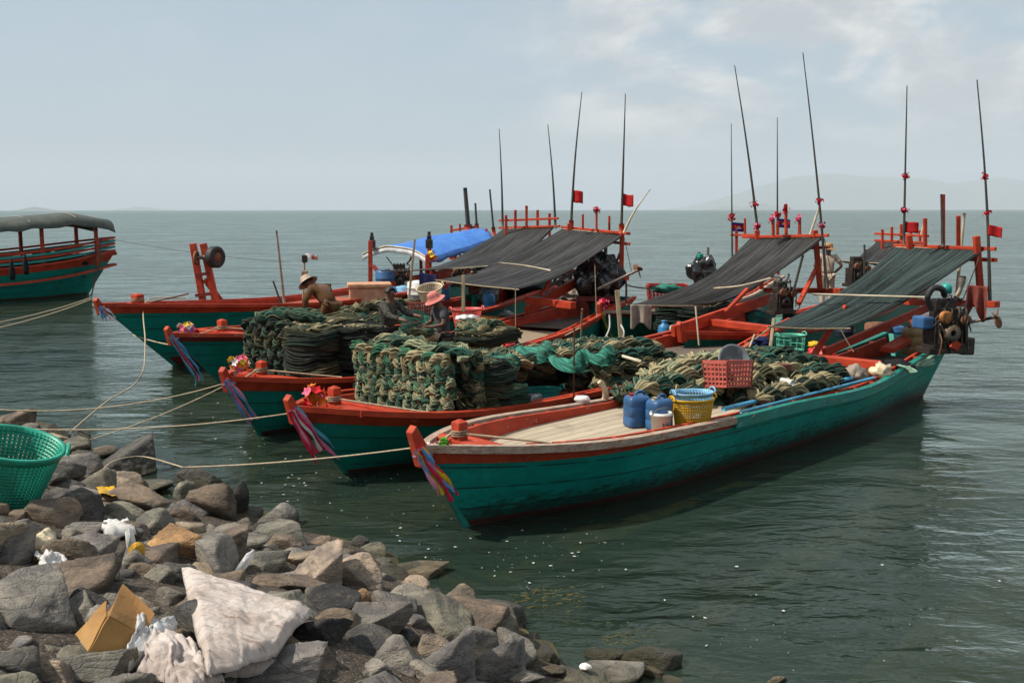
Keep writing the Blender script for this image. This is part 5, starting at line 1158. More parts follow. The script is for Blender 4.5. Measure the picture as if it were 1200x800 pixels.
drum('dark drum under the striped shade net by the pale green basket', P(990, 395, .8), .2, .4, 'dark_plastic')
for i, (x, y, m, r, h, lb) in enumerate([(452, 344, 'blue_plastic', .32, .75, 'tall blue drum beside the tan box'), (456, 352, 'pale_blue_plastic', .26, .4, 'pale blue can below the tall blue drum'), (474, 352, 'sky_plastic', .25, .42, 'pale can behind the woman at work'), (484, 350, 'blue_plastic', .4, .32, 'wide blue tub left of the white drum'), (481, 343, 'cream_plastic', .35, .4, 'cream tub on the fourth boat'), (489, 368, 'white_plastic', .3, .34, 'white tub left of the brown crate'), (432, 354, 'white_plastic', .3, .42, 'white box shaped can before the tan box')]): drum(lb, P(x, y, .85), r, h, m, 'tub' if 'tub' in lb else 'drum')
t = thing('foam_box', 'tan lidded fish box on the fourth boat', 'box', tuple(P(433, 357, .95)), R(10)); MB().box((0, 0, .24), (1.08, .7, .48)).build('body', 'tan_foam', t, bevel=.03); MB().box((0, 0, .54), (1.18, .8, .12)).build('lid', 'tan_foam', t, bevel=.03)
# pipes, posts, small gear on the nearest boat
def stick(name, label, a, b, r, mat, cat='pole', group=None, r2=None, n=8, bend=0.0):
    a, b = np.array(a), np.array(b); t = np.linspace(0, 1, n)[:, None]; p = a * (1 - t) + b * t; p[:, 0] += (bend * 4 * t * (1 - t))[:, 0]
    o = MB().tube(p, np.linspace(r, r2 or r, n), 8).build(name, mat, None, True, loc=tuple(a), world=True); return tag(o, label, cat, group)
stick('plastic_pipe', 'blue plastic pipe tucked between the nets and the rail', b1.W(4.1, -.66, .84), b1.W(7.9, -.60, .80), .034, 'pipe_blue', 'pipe')
stick('plastic_pipe', 'longer pale blue pipe lying along the gunwale', b1.W(4.15, -.90, .83), b1.W(8.2, -.84, .80), .022, 'pipe_blue', 'pipe')
stick('net_float', 'white cylinder float lying on the nets', P(916, 446, 1.02), P(929, 449, 1.02), .045, 'white_plastic', 'float')
o = MB().box((0, 0, .05), (.24, .12, .1)).build('wood_block', 'brown_plastic', None, bevel=.01, loc=tuple(P(917, 434, 1.08)), rz=.2); tag(o, 'brown wooden block on the green nets', 'block')
o = MB().box((0, 0, .04), (.26, .16, .05), ry=.4).build('float_board', 'orange_metal', None, bevel=.01, loc=tuple(P(1016, 441, .74)), rz=.5); M['orange_board'] = pmat('orange_board', (.62, .16, .05)); o.data.materials[0] = M['orange_board']; tag(o, 'orange float board between bags near the stern', 'board')
def clump(name, label, cat, px, py, z, size, mat, seed=0, jit=.7, group=None):
    o = MB().blob((0, 0, 0), size, random.uniform(0, 3), 3, jit, seed + px * .01).build(name, mat, None, True, loc=tuple(P(px, py, z) + np.array([0, 0, size[2] * .6]))); return tag(o, label, cat, group)
clump('plastic_bag', 'bundled pale bag of floats left of the orange board', 'bag', 1000, 446, .72, (.22, .18, .16), 'towel', 1); clump('plastic_bag', 'bundled bag of floats right of the orange board', 'bag', 1032, 441, .74, (.2, .16, .13), 'cream_plastic', 2)
clump('cloth_heap', 'black cloth heap near the stern rail', 'cloth', 1052, 432, .76, (.26, .18, .10), 'dark_cloth', 3)
drape('rag', 'pale green rag thrown over the stern rail', [P(1052, 429, .86), P(1062, 430, .88), P(1069, 437, .80)], .14, 'lime_plastic', 2, cat='rag', group='rags and cloths'); drape('rag', 'crumpled green white rag on the rail near the stern', [P(1074, 427, .88), P(1084, 425, .9), P(1094, 422, .92)], .2, 'lime_plastic', 5, cat='rag', group='rags and cloths')
for a in [('red_tub', 'red tub with scraps beside the pale green basket', 965, 420, .72, (.30, .22, .14), 'red_plastic'), ('yellow_bag', 'yellow packet beside the red tub', 955, 407, .72, (.13, .1, .08), 'yellow_plastic'), ('red_bag', 'red and white bag in front of the red tub', 972, 423, .72, (.14, .1, .12), 'red_plastic'), ('white_bag', 'white bag behind the red tub', 984, 411, .72, (.16, .12, .1), 'white_cloth')]:
    clump(a[0], a[1], a[0].split('_')[1], a[2], a[3], a[4], a[5], a[6], 5, .45)
clump('rope_heap', 'white rope heap on the nets right of the faded red crate', 'rope', 882, 426, 1.05, (.24, .2, .09), 'white_cloth', 7)
clump('cloth_heap', 'dark blue cloth heap by the blue shallow basket', 'cloth', 735, 409, .72, (.45, .35, .12), 'navy_cloth', 8); clump('cloth_heap', 'dark blue cloth on the nets before the wooden post', 'cloth', 893, 404, .95, (.28, .2, .08), 'navy_cloth', 9)
clump('cloth_heap', 'lilac cloth lying on the bamboo mat of the third boat', 'cloth', 650, 380, .6, (.32, .25, .08), 'lilac_cloth', 4); clump('plastic_bag', 'white bag on the bamboo mat beside the net heap', 'bag', 592, 371, .6, (.26, .16, .10), 'white_cloth', 5); clump('cloth_heap', 'orange and red rag at the end of the net heap', 'cloth', 573, 376, .7, (.34, .2, .08), 'fl_orange', 6); clump('plastic_bag', 'red bag on the near rail of the third boat', 'bag', 597, 408, .75, (.24, .12, .07), 'red_plastic', 4)
clump('sack', 'brown sack beside the black covered engine of the third boat', 'sack', 667, 349, 1.0, (.42, .3, .16), 'khaki_hat', 4); clump('buoy_heap', 'heap of pale rope and cloth by the small green bow', 'rope', 712, 410, .75, (.5, .3, .12), 'towel', 12)
clump('cloth_heap', 'black tarpaulin heap under the awning of the third boat', 'cloth', 610, 347, .9, (.7, .5, .3), 'dark_cloth', 4); clump('cloth_heap', 'maroon cloth under the striped shade net near the engine', 'cloth', 1083, 383, 1.0, (.3, .2, .14), 'rust_cloth', 6)
clump('green_rag', 'bright green rag left of the faded red crate', 'rag', 826, 421, 1.05, (.2, .16, .06), 'bright_rag' if 'bright_rag' in M else 'green_plastic', 6)
stick('net_bundle_pole', 'white spar lying across the nets toward the blue cans', P(672, 402, 1.2), P(752, 424, 1.12), .028, 'pale_bamboo', 'spar', bend=.02)
stick('iron_rod', 'thin rusty rod standing in the nets of the second boat', P(672, 480, .5), P(673, 383, 1.9), .012, 'rust', 'rod', 'thin upright rods'); stick('iron_rod', 'thin pale rod standing beside the small green bow', P(681, 398, .7), P(682, 362, 1.4), .02, 'bamboo', 'rod', 'thin upright rods')
stick('wooden_stake', 'crooked driftwood stake tied with cord at the rail of the nearest boat', P(709, 467, .85), P(702, 447, 1.12), .05, 'pale_bamboo', 'stake', r2=.035, bend=.04)
clump('foam_float', 'white foam float by the driftwood stake', 'float', 682, 471, .85, (.12, .07, .06), 'foam', 3, .2)
# towel on the awning edge
def hanging(name, label, a, b, drop, mat, cat, seed=0, rag=.0, group='rags and cloths', amp=.05):
    a, b = np.array(a), np.array(b); n, m_ = 18, 14; G = np.zeros((n, m_, 3)); nn = np.cross(b - a, (0, 0, 1)); nn /= np.linalg.norm(nn)
    for i in range(n):
        for j in range(m_):
            u, v = i / (n - 1), j / (m_ - 1); G[i, j] = a + (b - a) * u + np.array([0, 0, -drop * v * (1 + rag * math.sin(u * 7 + seed))]) + nn * (amp * math.sin(u * 11 + seed) * (.3 + v) + .03)
    o = MB().grid(G).build(name, mat, None, True, loc=tuple((a + b) / 2), world=True, thick=.008); return tag(o, label, cat, group)
hanging('towel', 'beige towel hung over the front edge of the plain black awning', P(738, 356, 1.52) + (0, -.06, 0), P(763, 357, 1.50) + (0, -.06, 0), .46, 'towel', 'towel', 1, .16)
hanging('rag', 'reddish brown cloth hung from the stern frame beside the engine', Y(1134, 334, 18.55), Y(1158, 336, 18.35), .52, 'rust_cloth', 'cloth', 2, .3, amp=.07)
hanging('cloth_sheet', 'dark blue cloth hung below the narrow awning', Y(492, 319, 26.3), Y(513, 322, 26.0), .62, 'navy_cloth', 'cloth', 3, .3)

# ================================================================== engines
def engine(label, loc, rz, shaft_to=None, cover=False, s_=1.0, plain=False, group='long tail engines'):
    t = thing('boat_engine', label, 'engine', tuple(loc), rz, group); t.scale = (s_, s_, s_)
    rg = random.Random(int(abs(loc[0]) * 100))
    if cover:
        MB().blob((0, 0, .45), (.42, .34, .50), 0, 4, .55, loc[0]).build('plastic_cover', 'black_plastic', t, False)
        MB().cyl((.15, 0, .7), (.15, 0, 1.18), .035).build('exhaust_pipe', 'iron', t); MB().box((-.15, 0, .95), (.14, .12, .12)).build('air_filter', 'green_plastic', t, bevel=.02)
        MB().box((0, 0, .05), (.8, .5, .10)).build('mount', 'red_dark', t, bevel=.01)
    else:
        MB().box((0, 0, .06), (.8, .36, .10)).build('mount', 'metal_dark', t, bevel=.01)
        mb = MB().box((0, 0, .34), (.62, .34, .46)).box((.02, 0, .64), (.50, .26, .20)).box((-.05, 0, .80), (.36, .18, .14))
        for k in range(7): mb.box((-.24 + .08 * k, -.19, .36), (.03, .05, .36))
        for k in range(5): mb.box((-.2 + .1 * k, 0, .88), (.05, .2, .05))
        mb.build('block', 'metal_dark', t, bevel=.012)
        for k in range(4): MB().tube(smooth_path([(-.2 + .13 * k, -.12, .72), (-.2 + .13 * k, -.24, .74), (-.22 + .13 * k, -.26, .55), (-.1 + .1 * k, -.2, .40)], 12), .018, 6).build('fuel_line', 'metal_dark', t, True)
        MB().lathe([(0, -.03), (.06, -.03), (.105, -.03), (.105, -.012), (.075, 0), (.105, .012), (.105, .03), (0, .03)], (-.18, -.24, .62), 24, 'Y').build('pulley', 'rust' if plain else 'orange_metal', t, True)
        MB().lathe([(.05, -.03), (.135, -.03), (.135, -.015), (.11, 0), (.135, .015), (.135, .03), (.05, .03), (.05, -.03)], (-.05, -.25, .36), 28, 'Y').build('flywheel', 'rubber' if plain else 'iron', t, True)
        MB().lathe([(0, -.03), (.085, -.03), (.085, .03), (0, .03)], (.2, -.24, .56), 20, 'Y').build('pulley', 'rust', t, True)
        if plain:
            MB().tube(smooth_path([(.2, .05, .9), (.3, .08, 1.0), (.34, .1, 1.1)], 8), .03, 8).build('exhaust_pipe', 'metal_dark', t, True)
            for k in range(8): a = np.array([rg.uniform(-.35, .35), rg.uniform(-.25, .15), rg.uniform(.3, .95)]); MB().tube(smooth_path([a, a + (rg.uniform(-.2, .2), -.1, rg.uniform(-.2, .2)), a + (rg.uniform(-.25, .25), -.05, -.35)], 10), .016, 5).build('hose', rg.choice(['metal_dark', 'rubber', 'rust']), t, True)
            return t
        MB().tube(smooth_path([(-.30, -.05, .72), (-.42, -.08, .92), (-.34, -.1, 1.08), (-.16, -.08, 1.06), (-.05, 0, .95)], 20), .05, 9).build('air_hose', 'rubber', t, True)
        MB().tube(smooth_path([(.2, .05, .9), (.3, .08, 1.05), (.34, .1, 1.25)], 8), [.04] * 5 + [.06] * 3, 9).build('exhaust_pipe', 'iron', t, True)
        MB().lathe([(0, 0), (.08, 0), (.09, .1), (.06, .16), (0, .17)], (-.02, 0, .98), 16).build('air_filter', 'teal_plastic', t, True)
        MB().box((-.42, .0, .52), (.22, .3, .2)).build('fuel_tank', 'blue_plastic', t, bevel=.03)
        MB().box((.34, -.06, .12), (.22, .22, .28)).build('gearbox', 'metal_dark', t, bevel=.02); MB().box((.02, -.24, .16), (.16, .05, .14), ry=.5).build('guard', 'red', t, bevel=.01)
        for k in range(9):
            a = np.array([rg.uniform(-.35, .35), rg.uniform(-.25, .15), rg.uniform(.3, .95)]); MB().tube(smooth_path([a, a + (rg.uniform(-.2, .2), -.1, rg.uniform(-.2, .2)), a + (rg.uniform(-.25, .25), -.05, -.35)], 10), .012, 5).build('hose', rg.choice(['metal_dark', 'rubber', 'rust', 'iron']), t, True)
    return t
def shaft(t, a, b, r=.03, mat='iron'):
    MB().tube([a, b], r, 8).build('propeller_shaft', mat, t, True, world=True); d = np.array(b) - np.array(a); d /= np.linalg.norm(d); sd = np.cross(d, (0, 0, 1)); sd /= np.linalg.norm(sd); up = np.cross(sd, d)
    mb = MB()
    for k in range(3):
        an = k * 2.094 + .4; c = np.array(b) + (sd * math.cos(an) + up * math.sin(an)) * .10 + d * .03; V, F = ICO(2); e1 = sd * math.cos(an) + up * math.sin(an); e2 = np.cross(d, e1) * .8 + d * .6; e3 = np.cross(e1, e2)
        mb.add(c + V[:, :1] * e1 * .12 + V[:, 1:2] * e2 * .08 + V[:, 2:] * e3 * .014, F)
    mb.build('propeller', 'rust', t, True, world=True)
e1 = engine('oily black diesel engine with orange pulley at the stern of the nearest boat', P(1106, 414, .98), b1.a - R(32), s_=1.08); shaft(e1, Y(1136, 378, 18.6), Y(1166, 372, 18.3))
e3 = engine('engine wrapped in a black plastic sheet on the third boat', P(700, 352, 1.15), b3.a - R(60), cover=True, s_=1.35); shaft(e3, Y(700, 339, 24.6), Y(747, 317, 25.0), .035); 
e3b = engine('second engine in the shade at the stern of the third boat', P(660, 338, 1.25), b3.a - R(60), cover=True, s_=.6); shaft(e3b, Y(632, 343, 25.5), Y(684, 311, 26.0), .035)
e6 = engine('engine tilted up in a black plastic wrap behind the plain awning', Y(824, 340, 29), .6, cover=True, s_=1.05)
e7 = engine('black engine standing in front of the far awning on the right', Y(1004, 336, 25.5), .3, s_=.85, plain=True)
e2 = engine('dark engine at the stern of the second boat behind the striped awning', P(915, 368, 1.2), .5, s_=.8, plain=True)
e5 = engine('black engine under the front of the blue tarpaulin', Y(470, 343, 32), .2, s_=1.05, plain=True)
e4 = engine('black engine in the shade between blue tarpaulin and narrow awning', Y(538, 336, 30.5), .2, s_=.75, plain=True)

# ================================================================== poles, flags, flowers
def flowers(t, name, c, r, n, cols, seed=0):
    """a bunch of small cloth flowers, one mesh per colour"""
    rg = random.Random(seed); sets = {}
    for i in range(n):
        d = Vector((rg.gauss(0, 1), rg.gauss(0, 1), rg.gauss(0, 1))).normalized() * r * rg.uniform(.35, 1); p = np.array(c) + np.array(d); col = rg.choice(cols); mb = sets.setdefault(col, MB())
        a0 = rg.uniform(0, 6); nn = Vector(d).normalized(); ax = nn.orthogonal().normalized(); bx = nn.cross(ax); s_ = r * rg.uniform(.30, .50)
        for k in range(5):
            an = a0 + k * 1.2566; e = ax * math.cos(an) + bx * math.sin(an); f = ax * -math.sin(an) + bx * math.cos(an)
            q = [p, p + np.array(e * .5 + f * .4 + nn * .25) * s_, p + np.array(e + nn * .45) * s_, p + np.array(e * .5 - f * .4 + nn * .25) * s_]; mb.add(q, [(0, 1, 2, 3)])
    for col, mb in sets.items(): mb.blob(c, (r * .52,) * 3, sub=1); mb.build(name, col, t, False, world=True)
def flag(t, p, w_, h_, mat, seed=0, ragged=.1, name='flag'):
    G = np.zeros((12, 8, 3))
    for i in range(12):
        for j in range(8):
            u, v = i / 11, j / 7; G[i, j] = np.array(p) + np.array([w_ * u, .10 * w_ * math.sin(u * 5 + seed) - .1 * u, -h_ * v - .18 * h_ * u * (1 + .4 * math.sin(u * 4 + seed)) + ragged * h_ * mnoise.noise(Vector((u * 4 + seed, v * 5, 0))) * u])
    return MB().grid(G).build(name, mat, t, True, world=True, thick=.006)
def national(t, p, w_, h_, seed=0):
    f = None
    for k, (a, b, m) in enumerate(((0, .25, 'flag_blue'), (.25, .75, 'red_cloth'), (.75, 1, 'flag_blue'))):
        G = np.zeros((12, 4, 3))
        for i in range(12):
            for j in range(4): u, v = i / 11, a + (b - a) * j / 3; G[i, j] = np.array(p) + np.array([w_ * u, .10 * w_ * math.sin(u * 5 + seed), -h_ * v - .12 * h_ * u])
        o = MB().grid(G).build('flag' if f is None else 'stripe', m, t if f is None else f, True, world=True, thick=.005); f = f or o
    mb = MB()
    for x, hh in ((.38, .10), (.44, .16), (.5, .22), (.56, .16), (.62, .10)): mb.box(np.array(p) + (w_ * x, -.02 + .10 * w_ * math.sin(x * 5 + seed), -h_ * (.62 - hh / 2) - .12 * h_ * x), (w_ * .05, .012, h_ * hh))
    mb.box(np.array(p) + (w_ * .5, -.02 + .10 * w_ * math.sin(2.5 + seed), -h_ * .65 - .06 * h_), (w_ * .34, .012, h_ * .07)); mb.build('temple_emblem', 'white_cloth', f, world=True)
def pole(label, base, top, D, r=.028, mat='dark_pole', r2=.010, fl=(), flg=None, nat=None, name='whip_pole', cat='pole', D2=None, bend=0.0, group='tall whip poles on the sterns', butt=None):
    a, b = Y(*base, D), Y(*top, D2 or D); t = thing(name, label, cat, tuple(a), 0, group); n = 14; f = np.linspace(0, 1, n)[:, None]; pts = a * (1 - f) + b * f; pts[:, 0] += (bend * np.sin(np.pi * f))[:, 0]
    MB().tube(pts, np.linspace(r, r2, n), 8).build('shaft', mat, t, True, world=True)
    at = lambda py: pts[0] + (pts[-1] - pts[0]) * ((base[1] - py) / (base[1] - top[1])) + np.array([bend * math.sin(math.pi * (base[1] - py) / (base[1] - top[1])), 0, 0])
    for k, py in enumerate(fl): flowers(t, 'flower_bunch', at(py), .085 * D / 20, 16, ['fl_red', 'red_cloth', 'fl_red', 'fl_pink'], int(py))
    if butt: MB().tube([a, at(butt)], r * 1.7, 8).build('socket', 'red', t, True, world=True)
    if flg: flag(t, at(flg[0]), flg[1], flg[2], 'red_cloth', flg[0])
    if nat: national(t, at(nat[0]), nat[1], nat[2], nat[0])
    return t
pole('dark pole with two flower bunches and red flag, left end of the striped awning', (1059, 289), (1063, 101), 20.5, .03, fl=(206, 246), flg=(259, .26, .22))
pole('dark pole with a torn red flag beside the oily engine', (1160, 357), (1145, 94), 18.8, .036, fl=(205, 248), flg=(262, .23, .2), bend=.05)
pole('tall leaning pole with red flowers, left end of the plain awning', (889, 280), (861, 77), 24.3, .036, fl=(239, 265), bend=.03)
pole('tallest leaning pole with red flower bunches, right end of the plain awning', (969, 339), (941, 62), 22.7, .036, fl=(234, 262), bend=.03)
pole('thin far pole with a small national flag, left of the plain awning', (858, 306), (857, 145), 34.0, .035, fl=(254,), nat=(260, .45, .3))
pole('thin far pole with a small national flag behind the plain awning frame', (911, 280), (911, 138), 32.6, .035, fl=(251,), nat=(256, .42, .28))
pole('tall pole with a square red flag, left end of the rippled awning', (669, 270), (682, 108), 27.4, .04, flg=(222, .27, .33), bend=-.04, butt=258)
pole('tall pole with a drooping red flag, right end of the rippled awning', (728, 274), (733, 110), 25.9, .04, flg=(226, .27, .3), butt=262)
pole('bare thin pole at the left end of the red pegs', (589, 266), (585, 151), 31.5, .04, bend=.02); pole('bare thin pole at the right end of the red pegs', (651, 268), (642, 146), 30.3, .04, bend=.03)
pole('thick dark tube pole behind the blue tarpaulin', (549, 270), (545, 220), 36, .085, r2=.07, bend=0, butt=263, group='short poles behind the blue tarpaulin'); pole('short thin pole left of the two behind the blue tarpaulin', (559, 270), (557, 238), 36, .045, r2=.035, butt=262, group='short poles behind the blue tarpaulin'); pole('longer leaning thin pole at the right end of the blue tarpaulin', (579, 276), (574, 222), 35.5, .04, r2=.03, butt=266, group='short poles behind the blue tarpaulin')
pole('white bamboo rod leaning from the right end of the rippled awning frame', (731, 273), (762, 222), 25.7, .035, 'pale_bamboo', .012, bend=-.06, group='pale bamboo rods')
pole('white bamboo rod leaning right of the national flags', (949, 276), (960, 243), 23.2, .03, 'pale_bamboo', .025, group='pale bamboo rods')
pole('white bamboo pole standing behind the striped awning frame', (1121, 346), (1130, 250), 19.8, .035, 'pale_bamboo', .03, group='pale bamboo rods')
pole('pale rod among the pegs of the far right frame', (1079, 276), (1084, 258), 29, .03, 'pale_bamboo', .025, group='pale bamboo rods')
pole('short flower topped peg left of the national flag', (906, 278), (905, 258), 23.4, .03, 'red', .03, fl=(257,), group='flower topped pegs'); pole('flower topped peg behind the second national flag', (922, 277), (920, 240), 23.4, .03, 'red', .03, fl=(245,), group='flower topped pegs'); pole('flower topped peg right of the national flags', (938, 277), (936, 256), 23.4, .03, 'red', .03, fl=(257,), group='flower topped pegs'); pole('short peg with a red bow on the rippled awning frame', (699, 271), (699, 243), 26.5, .03, 'red', .03, fl=(246,), group='flower topped pegs')
pole('dark upright stick behind the black far engine', (1013, 330), (1013, 287), 25.2, .03, 'dark_pole', .025, group='short sticks'); pole('slanting dark strut below the plain awning', (927, 352), (941, 299), 22.5, .03, 'dark_pole', .03, group='short sticks'); pole('slim dark pole among the red posts of the nearest frame', (1105, 289), (1103, 228), 19.5, .035, 'dark_pole', .02, group='short sticks')
# bow garlands and streamers
def garland(label, B, off, r, cols, n, rib, drop, leaf=False, spread=.16):
    p = B.tip + np.array(off); w_ = B.W(*p); t = thing('bow_garland', label, 'garland', tuple(w_), 0, 'flower garlands on the bows'); flowers(t, 'flower_bunch', w_, r, n, cols, n)
    if leaf: flowers(t, 'leaf_spray', w_ + np.array([.12, 0, .03]), r * .9, 22, ['leaf'], 3)
    st = [B.pt(0, tt, 1) for tt in np.linspace(.95, .25, 8)]; k = len(rib)
    for i, c in enumerate(rib):
        path = []
        L_ = drop * random.uniform(.62, .90); y = -.10 + .03 * math.sin(i)
        for j in range(14):
            f = j / 13; q = np.array([np.interp(f * L_, [0, 1.0], [st[0][0] - .05, st[0][0] + .62]), 0, st[0][2] + .05 - L_ * f * .92]); path.append(B.W(q[0] - .12 + (i / k - .5) * spread * (.3 + f) + .012 * math.sin(f * 9 + i), y - .015 * i % .06 + .02 * math.sin(f * 7 + i * 2), q[2] + .01 * i))
        path = np.array(path); s_ = np.array([math.cos(B.a), math.sin(B.a), 0]) * .9 + np.array([0, 0, .25]); G = np.array([[q + s_ * v * (.040 + .018 * math.sin(j * .9 + i)) for v in (-.6, 0, .6)] for j, q in enumerate(path)]); G[:, 1] += np.array([.01, -.02, 0])
        MB().grid(G).build('ribbon', c, t, True, world=True)
    MB().tube([B.W(st[0][0] - .02 + .10 * math.cos(a), .10 * math.sin(a), st[0][2] - .04 + .02 * a / 6) for a in np.linspace(0, 12.5, 40)], .016, 6).build('tie_cord', 'lilac_cloth', t, True, world=True)
    return t
garland('pale pink flowers with green leaves and rainbow streamers on the nearest bow', b1, (.22, -.02, -.24), .10, ['fl_pink', 'fl_white'], 20, ['rib_pink', 'rib_blue', 'rib_yellow', 'rib_red', 'rib_purple', 'rib_blue', 'rib_yellow', 'rib_red'], .78, True)
garland('red and orange flowers with crimson streamers on the stem beside the braided pile', b2, (.34, -.04, -.05), .16, ['fl_red', 'fl_orange', 'fl_pink', 'fl_orange'], 42, ['rib_red', 'rib_pink', 'rib_red', 'rib_white', 'rib_red', 'rib_purple', 'rib_cyan'], .98, spread=.3)
garland('orange yellow and white flowers with blue purple streamers on the stem before the dark pile', b3, (.28, -.02, .05), .16, ['fl_orange', 'fl_yellow', 'fl_white', 'fl_pink'], 40, ['rib_blue', 'rib_purple', 'rib_pink', 'rib_blue', 'rib_pink'], .95, spread=.2)
garland('purple and yellow flowers with pale blue streamers on the fourth bow', b4, (.40, -.02, -.06), .17, ['fl_purple', 'fl_white', 'fl_pink', 'fl_yellow'], 40, ['rib_cyan', 'rib_red', 'rib_purple', 'rib_cyan', 'rib_blue'], 1.3, spread=.2)
garland('blue and pink ribbon tied round the farthest high bow', b5, (.2, 0, -.35), .03, ['rib_blue'], 3, ['rib_cyan', 'rib_blue', 'rib_pink', 'rib_white'], .42, spread=.3)
garland('red flowers with yellow streamers on the small green bow', b6, (.12, -.02, -.02), .14, ['fl_red', 'fl_pink'], 24, ['rib_yellow', 'rib_green', 'rib_yellow'], .9, spread=.1)
flowers(bpy.data.objects['tarpaulin_awning'], 'marigold_garland', Y(506, 301, 31), .2, 20, ['fl_orange', 'fl_yellow'], 4)

# ================================================================== gallows and gear of the farthest boat
t = thing('wheel_gallows', 'red leaning hauling frame with a black wheel on the farthest boat', 'gallows', tuple(Y(240, 354, 25.2)))
for a, b in (((240, 366), (226, 285)), ((255, 364), (238, 285))): MB().beam(Y(*a, 25.3), Y(*b, 25.3), .14, .16).build('leg', 'red', t, world=True, bevel=.015)
MB().beam(Y(266, 362, 25.6), Y(240, 327, 25.3), .13, .13).build('brace', 'red', t, world=True, bevel=.015)
for y in (302, 322, 346): MB().beam(Y(229, y, 25.25), Y(246 if y > 310 else 242, y - 2, 25.25), .08, .08).build('rung', 'red_dark', t, world=True)
MB().tube([Y(228, 302, 25.2), Y(252, 300, 25.2)], .05, 8).build('axle', 'iron', t, True, world=True)
wc = Y(252, 301, 25.2)
wh = MB().lathe([(.10, -.09), (.24, -.12), (.275, -.08), (.275, .08), (.24, .12), (.10, .09), (.10, -.09)], (0, 0, 0), 32, 'X').build('wheel', 'rubber', t, True); wh.location = tuple(wc - np.array(t.location)); wh.rotation_euler = (0, 0, R(-28))
hb_ = MB().lathe([(0, -.10), (.12, -.10), (.12, .10), (0, .10)], (0, 0, 0), 20, 'X').build('hub', 'rust', wh, True)
wl = MB().lathe([(.08, -.03), (.17, -.03), (.19, .03), (.10, .03), (.10, -.03)], (0, 0, 0), 20, 'X').build('sheave', 'rust', t, True); wl.location = tuple(Y(230, 302, 25.1) - np.array(t.location))
pole('weathered white pole standing on the farthest boat', (333, 356), (324, 270), 27, .045, 'towel', .025, group='poles on the farthest boat'); pole('short black stick beside the weathered white pole', (330, 358), (320, 329), 26.8, .03, 'dark_pole', .025, group='poles on the farthest boat')
t = pole('thin pole with a lamp box and a ragged white flag left of the bending man', (355, 356), (357, 300), 26.5, .03, 'bamboo', .025, group='poles on the farthest boat')
MB().box(Y(357, 303, 26.5), (.14, .12, .2)).build('lamp_box', 'metal_dark', t, bevel=.02, world=True); MB().box(Y(357, 320, 26.5), (.16, .12, .14)).build('wooden_float', 'bamboo', t, bevel=.02, world=True); flag(t, Y(358, 297, 26.5), .33, .12, 'white_cloth', 3, .4); flag(t, Y(365, 300, 26.4), .18, .08, 'rust_cloth', 5, .4)

